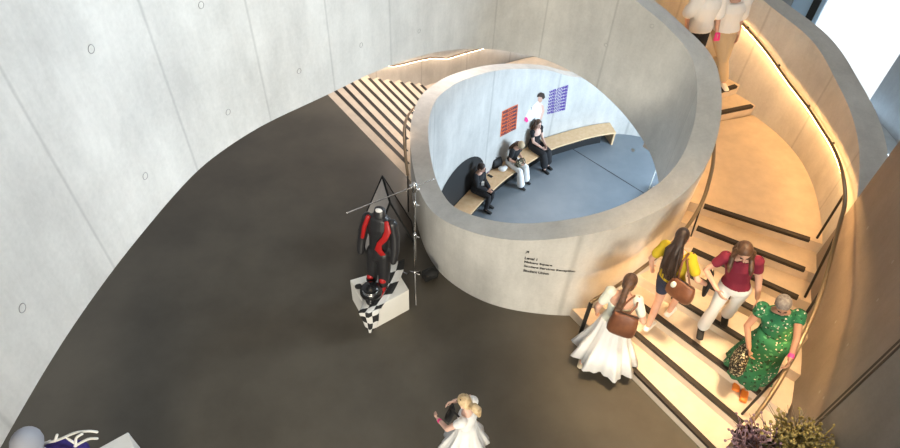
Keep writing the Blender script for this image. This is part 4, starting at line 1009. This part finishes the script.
# ------------------------------------------------------------------ light stand with a cross arm
b0 = W(415, 278, .08); t = thing('light_stand', 'chrome studio stand with a long cross arm beside the drum wall', 'stand', (b0.x, b0.y, 0))
def lp_(p): return V(p)-V((b0.x, b0.y, 0))
bm = bmesh.new(); limb(bm, [V((0, 0, .06)), V((0, 0, 1.0))], [.017, .017], 12); link('pole', bm, 'chrome', t)
bm = bmesh.new(); limb(bm, [V((0, 0, 1.0)), V((0, 0, 1.93))], [.012, .012], 12); link('upper_pole', bm, 'chrome', t)
for z in (.16, .95, 1.55): bm = bmesh.new(); limb(bm, [V((0, 0, z)), V((0, 0, z+.06))], [.026, .026], 12); limb(bm, [V((0, 0, z+.03)), V((.06, -.02, z+.03))], [.008, .012], 8); link('collar', bm, 'chrome', t)
for q in ((416, 305), (400, 270), (427, 271)):
    f_ = lp_(W(*q, .012)); bm = bmesh.new(); limb(bm, [V((0, 0, .20)), f_*.35+V((0, 0, .15)), f_*.5+V((0, 0, .03)), f_], [.011, .011, .011, .011], 10); link('leg', bm, 'chrome', t)
zA = 1.87; a1 = W(347, 213, zA); a2 = W(434, 179, zA); mid = V((b0.x, b0.y, zA)); dd = (a2-a1); 
bm = bmesh.new(); limb(bm, [lp_(a1), lp_(a2)], [.009, .009], 10); link('cross_arm', bm, 'chrome', t)
bm = bmesh.new(); limb(bm, [V((0, 0, zA-.05)), V((0, 0, zA+.05))], [.035, .035], 14); limb(bm, [V((-.05, .03, zA)), V((.05, -.03, zA))], [.02, .02], 10); link('grip_head', bm, 'chrome', t)
bc = W(430, 274, .09); t = thing('sandbag', 'black sandbag slumped on the stand leg against the drum', 'bag', bc)
bm = bmesh.new(); box(bm, (0, 0, 0), (.22, .13, .15), Matrix.Rotation(.6, 3, 'Z')); ell(bm, (.02, 0, .03), (.11, .08, .07)); vox(link('bag_body', bm, 'black', t), .012, 6)
bm = bmesh.new(); limb(bm, [V((-.06, -.02, .06)), V((-.03, -.02, .12)), V((.05, .03, .12)), V((.07, .04, .06))], [.008]*4, 8); link('handle', bm, 'black', t)
# ------------------------------------------------------------------ folding A-board behind the suit
zt = 1.05; T1, T2 = W(382.5, 177, zt), W(390, 203, zt); B1, B2 = W(415, 245, .0), W(411, 222, .0)
A1 = V((2*T2.x-B1.x, 2*T2.y-B1.y, 0)); A2 = V((2*T1.x-B2.x, 2*T1.y-B2.y, 0))
t = thing('sign_board', 'black framed folding A-board standing behind the racing suit', 'sign board', (0, 0, 0))
for nm, q, m_ in (('front_panel', (T1, T2, A1, A2), 'panel'), ('back_panel', (T1, T2, B1, B2), 'mesh_panel')):
    bm = bmesh.new(); c_ = sum(q, V())/4; n_ = (q[1]-q[0]).cross(q[3]-q[0]).normalized()
    vs_ = [[bm.verts.new(c_+(p-c_)*.96+n_*s_) for p in q] for s_ in (-.006, .006)]
    bm.faces.new(vs_[0]); bm.faces.new(vs_[1][::-1])
    for i in range(4): bm.faces.new((vs_[0][i], vs_[0][(i+1) % 4], vs_[1][(i+1) % 4], vs_[1][i]))
    pn = link(nm, bm, m_, t, smooth=False)
    bm = bmesh.new()
    for i in range(4): limb(bm, [q[i]+V((0, 0, .012)), q[(i+1) % 4]+V((0, 0, .012))], [.016, .016], 8)
    link('frame', bm, 'black', pn)
# a faint portrait print on the front panel
# ------------------------------------------------------------------ two dried flower pieces by the foot of the stair
def flowers(name, label, c, r, m_base, m_fl, n, L, seed, basket):
    random.seed(seed); t = thing(name, label, 'flowers', (c.x, c.y, 0)); z = c.z
    bm = bmesh.new(); limb(bm, [V((0, 0, .02)), V((0, 0, z-.10))], [.018, .018], 10); limb(bm, [V((0, 0, 0)), V((0, 0, .02))], [.16, .15], 20, cap=False); link('stand', bm, 'blackmetal', t)
    bm = bmesh.new(); rows = []
    for rr_, zz_ in ((.3, -.16), (.75, -.12), (1.0, 0), (1.02, .02), (.95, .01), (.7, -.08), (.0, -.10)):
        rows.append([bm.verts.new((r*rr_*math.cos(2*PI*i/28)*(1+.02*(i % 2)), r*rr_*math.sin(2*PI*i/28)*(1+.02*(i % 2)), z+zz_)) for i in range(28)])
    for j in range(len(rows)-1):
        for i in range(28): bm.faces.new((rows[j][i], rows[j][(i+1) % 28], rows[j+1][(i+1) % 28], rows[j+1][i]))
    link('bowl', bm, m_base, t)
    for q, (mm, cnt, lo_, hi_, thick) in enumerate(m_fl):
        bm = bmesh.new()
        for i in range(cnt):
            a = random.uniform(0, 2*PI); rr_ = r*math.sqrt(random.random())*.75; b_ = random.uniform(lo_, hi_); h_ = L*random.uniform(.5, 1)
            p0 = V((rr_*math.cos(a), rr_*math.sin(a), z-.06)); out = V((math.cos(a), math.sin(a), 0))*b_*(rr_/r+.2); tw = V((random.uniform(-1, 1), random.uniform(-1, 1), 0))*.05
            p1 = p0+V((0, 0, h_*.6))+out*.4+tw; p2 = p1+V((0, 0, h_*.3))+out*.6-tw*1.6
            limb(bm, [p0, p1, p2], [thick, thick, thick*.5], 5)
            if q == 0 or mm == 'straw': ell(bm, p2, (thick*2.6, thick*2.6, thick*2.0), None, 6, 4)
        o_ = link('flower_heads' if q == 0 else 'stems', bm, mm, t); o_['kind'] = 'stuff'
flowers('dried_flowers', 'mauve dried flowers in a round dark bowl at the foot of the handrail', W(754, 446, 1.35), .20, 'nosing', [('lilac', 110, .05, .22, .006), ('leather', 40, .05, .22, .004)], 100, .20, 3, True)
flowers('dried_flowers', 'bushy yellow and brown dried flower dome beside the tall wall at the right', W(796, 449, 1.30), .22, 'nosing', [('straw', 260, .02, .26, .007), ('twig', 120, .10, .45, .005)], 200, .28, 4, True)
# ------------------------------------------------------------------ figure and plinth at the lower left
hc = W(27, 443, 1.75); t = thing('mannequin', 'mannequin with a smooth pale grey egg head and purple garment at the lower left', 'mannequin', (hc.x, hc.y, 0))
bm = bmesh.new(); ell(bm, V((0, 0, 1.75)), (.115, .135, .16)); limb(bm, [V((.02, 0, 1.60)), V((.05, 0, 1.48))], [.05, .055], 12); link('head', bm, 'greyhead', t)
dx = (W(70, 447, 1.45)-V((hc.x, hc.y, 1.45))); dx.z = 0
bm = bmesh.new(); limb(bm, [V((.05, 0, 1.44)), dx*.5+V((0, 0, 1.42)), dx*1.1+V((0, 0, 1.34))], [.10, .13, .10], 16); limb(bm, [dx*.4+V((0, 0, 1.36)), dx*.4+V((0, 0, .8)), dx*.4+V((0, 0, .02))], [.16, .14, .24], 20)
vox(link('garment', bm, 'purple', t), .012, 3)
for pl in ([(40, 444, 1.50), (58, 440, 1.56), (74, 433, 1.62), (88, 431, 1.64), (97, 432, 1.62)], [(55, 441, 1.55), (57, 435, 1.6)], [(76, 446, 1.55), (76, 438, 1.62), (82, 434, 1.64)], [(75, 446, 1.55), (88, 439, 1.6), (97, 438.5, 1.6)], [(66, 437, 1.6), (70, 440, 1.55), (76, 444, 1.5)], [(38, 447, 1.45), (50, 441, 1.5)]):
    bm = bmesh.new(); pp = cr([W(*p)-V((hc.x, hc.y, 0)) for p in pl], 4, 1); limb(bm, pp, [.012]*len(pp), 8); link('white_tube', bm, 'white_paint', t)
P1 = W(128, 432, .9); P0 = W(97, 449, .9); d1 = (P0-P1); d1.z = 0; d1 = d1.normalized(); d2 = V((d1.y, -d1.x, 0)); d2 = d2 if d2.y < 0 else -d2
bm = bmesh.new(); q = [P1, P1+d1*.6, P1+d1*.6+d2*.5, P1+d2*.5]; prism(bm, [tuple(p.xy) for p in q], 0, .9); pl_ = link('plinth', bm, 'white_paint', smooth=False)
mod = pl_.modifiers.new('bevel', 'BEVEL'); mod.width = .006; mod.segments = 2; tag(pl_, 'tall white plinth standing beside the purple mannequin at the lower left', 'plinth')
# ------------------------------------------------------------------ foot of the lower stair, seen through the well
t = thing('staircase', 'pale lower stair with a white rail glimpsed at the right inside the round well', 'stairs', (0, 0, 0))
g_ = W(650, 186, ZL+.1); dS = V((.35, -.94, 0)); rS = V((.94, .35, 0))
for i in range(4):
    bm = bmesh.new(); c_ = g_+dS*(.3*i+.25)+rS*.55; box(bm, (c_.x, c_.y, ZL+.0825*(i+1)+.001), (1.1, .30, .165*(i+1)), Matrix.Rotation(math.atan2(rS.y, rS.x), 3, 'Z')); link('step', bm, 'white_paint', t, smooth=False)
bm = bmesh.new(); limb(bm, [g_+V((0, 0, .75)), g_+dS*1.2+V((0, 0, 1.4))], [.02, .02], 8); limb(bm, [g_+V((0, 0, -.1)), g_+V((0, 0, .75))], [.014, .014], 8); link('rail', bm, 'white_paint', t)
# ------------------------------------------------------------------ light
w = bpy.data.worlds.new('world'); bpy.context.scene.world = w; w.use_nodes = True
bg = w.node_tree.nodes['Background']; bg.inputs[0].default_value = (.93, .96, 1.0, 1); bg.inputs[1].default_value = .50
def area(name, loc, to, sx, sy, e, col, sp=180):
    l_ = bpy.data.lights.new(name, 'AREA'); l_.shape = 'RECTANGLE'; l_.size = sx; l_.size_y = sy; l_.energy = e; l_.color = col
    o = bpy.data.objects.new(name, l_); C.objects.link(o); o.location = loc; l_.spread = math.radians(sp)
    o.rotation_euler = (Vector(to)-Vector(loc)).to_track_quat('-Z', 'Y').to_euler(); return o
bm = bmesh.new(); prism(bm, [(-9, -7), (8.5, -7), (8.5, 14.5), (-9, 14.5)], 9.6, 9.9); struct(link('ceiling', bm, 'conc_plain', smooth=False), 'high concrete ceiling above the atrium')
area('left_wall_fill', (8.2, 8, 8.6), (-2.6, 3.2, 5.0), 3.5, 3, 440, (.76, .89, 1.0), 62)  # added cool fill aimed at the left of the spiral wall; no window there
area('south_window_daylight', (.6, -8, 3.8), (.8, 5, .6), 5, 3, 420, (1.0, .92, .76), 90)
area('round_well_fill', (8.5, 9.5, -1.0), (0, 10.5, -2.0), 3.5, 2.2, 1080, (.66, .83, 1.0))  # added bluish fill to brighten the round well; no window stands behind it
area('overhead_fill', (-1.0, 3.5, 9.5), (-.3, 4.5, 0), 4, 4, 90, (1.0, .80, .55))  # added warm fill from overhead, without any fitting
area('paving_daylight', (9, 20, 9), (10, 17, 0), 8, 8, 2100, (1, 1, 1))
area('lower_steps_fill', (2.6, 3.6, 9.3), (3.0, 4.0, 0), 1.2, 1.2, 36, (1.0, .72, .42), 24)  # narrow warm fill added to lift the lower steps; no fitting above
area('descending_stair_fill', (-.6, 11.6, 2.7), (-1.2, 11.6, -1), 2.2, .8, 120, (1.0, .88, .80), 150)  # unseen light added in mid-air to brighten the descending treads
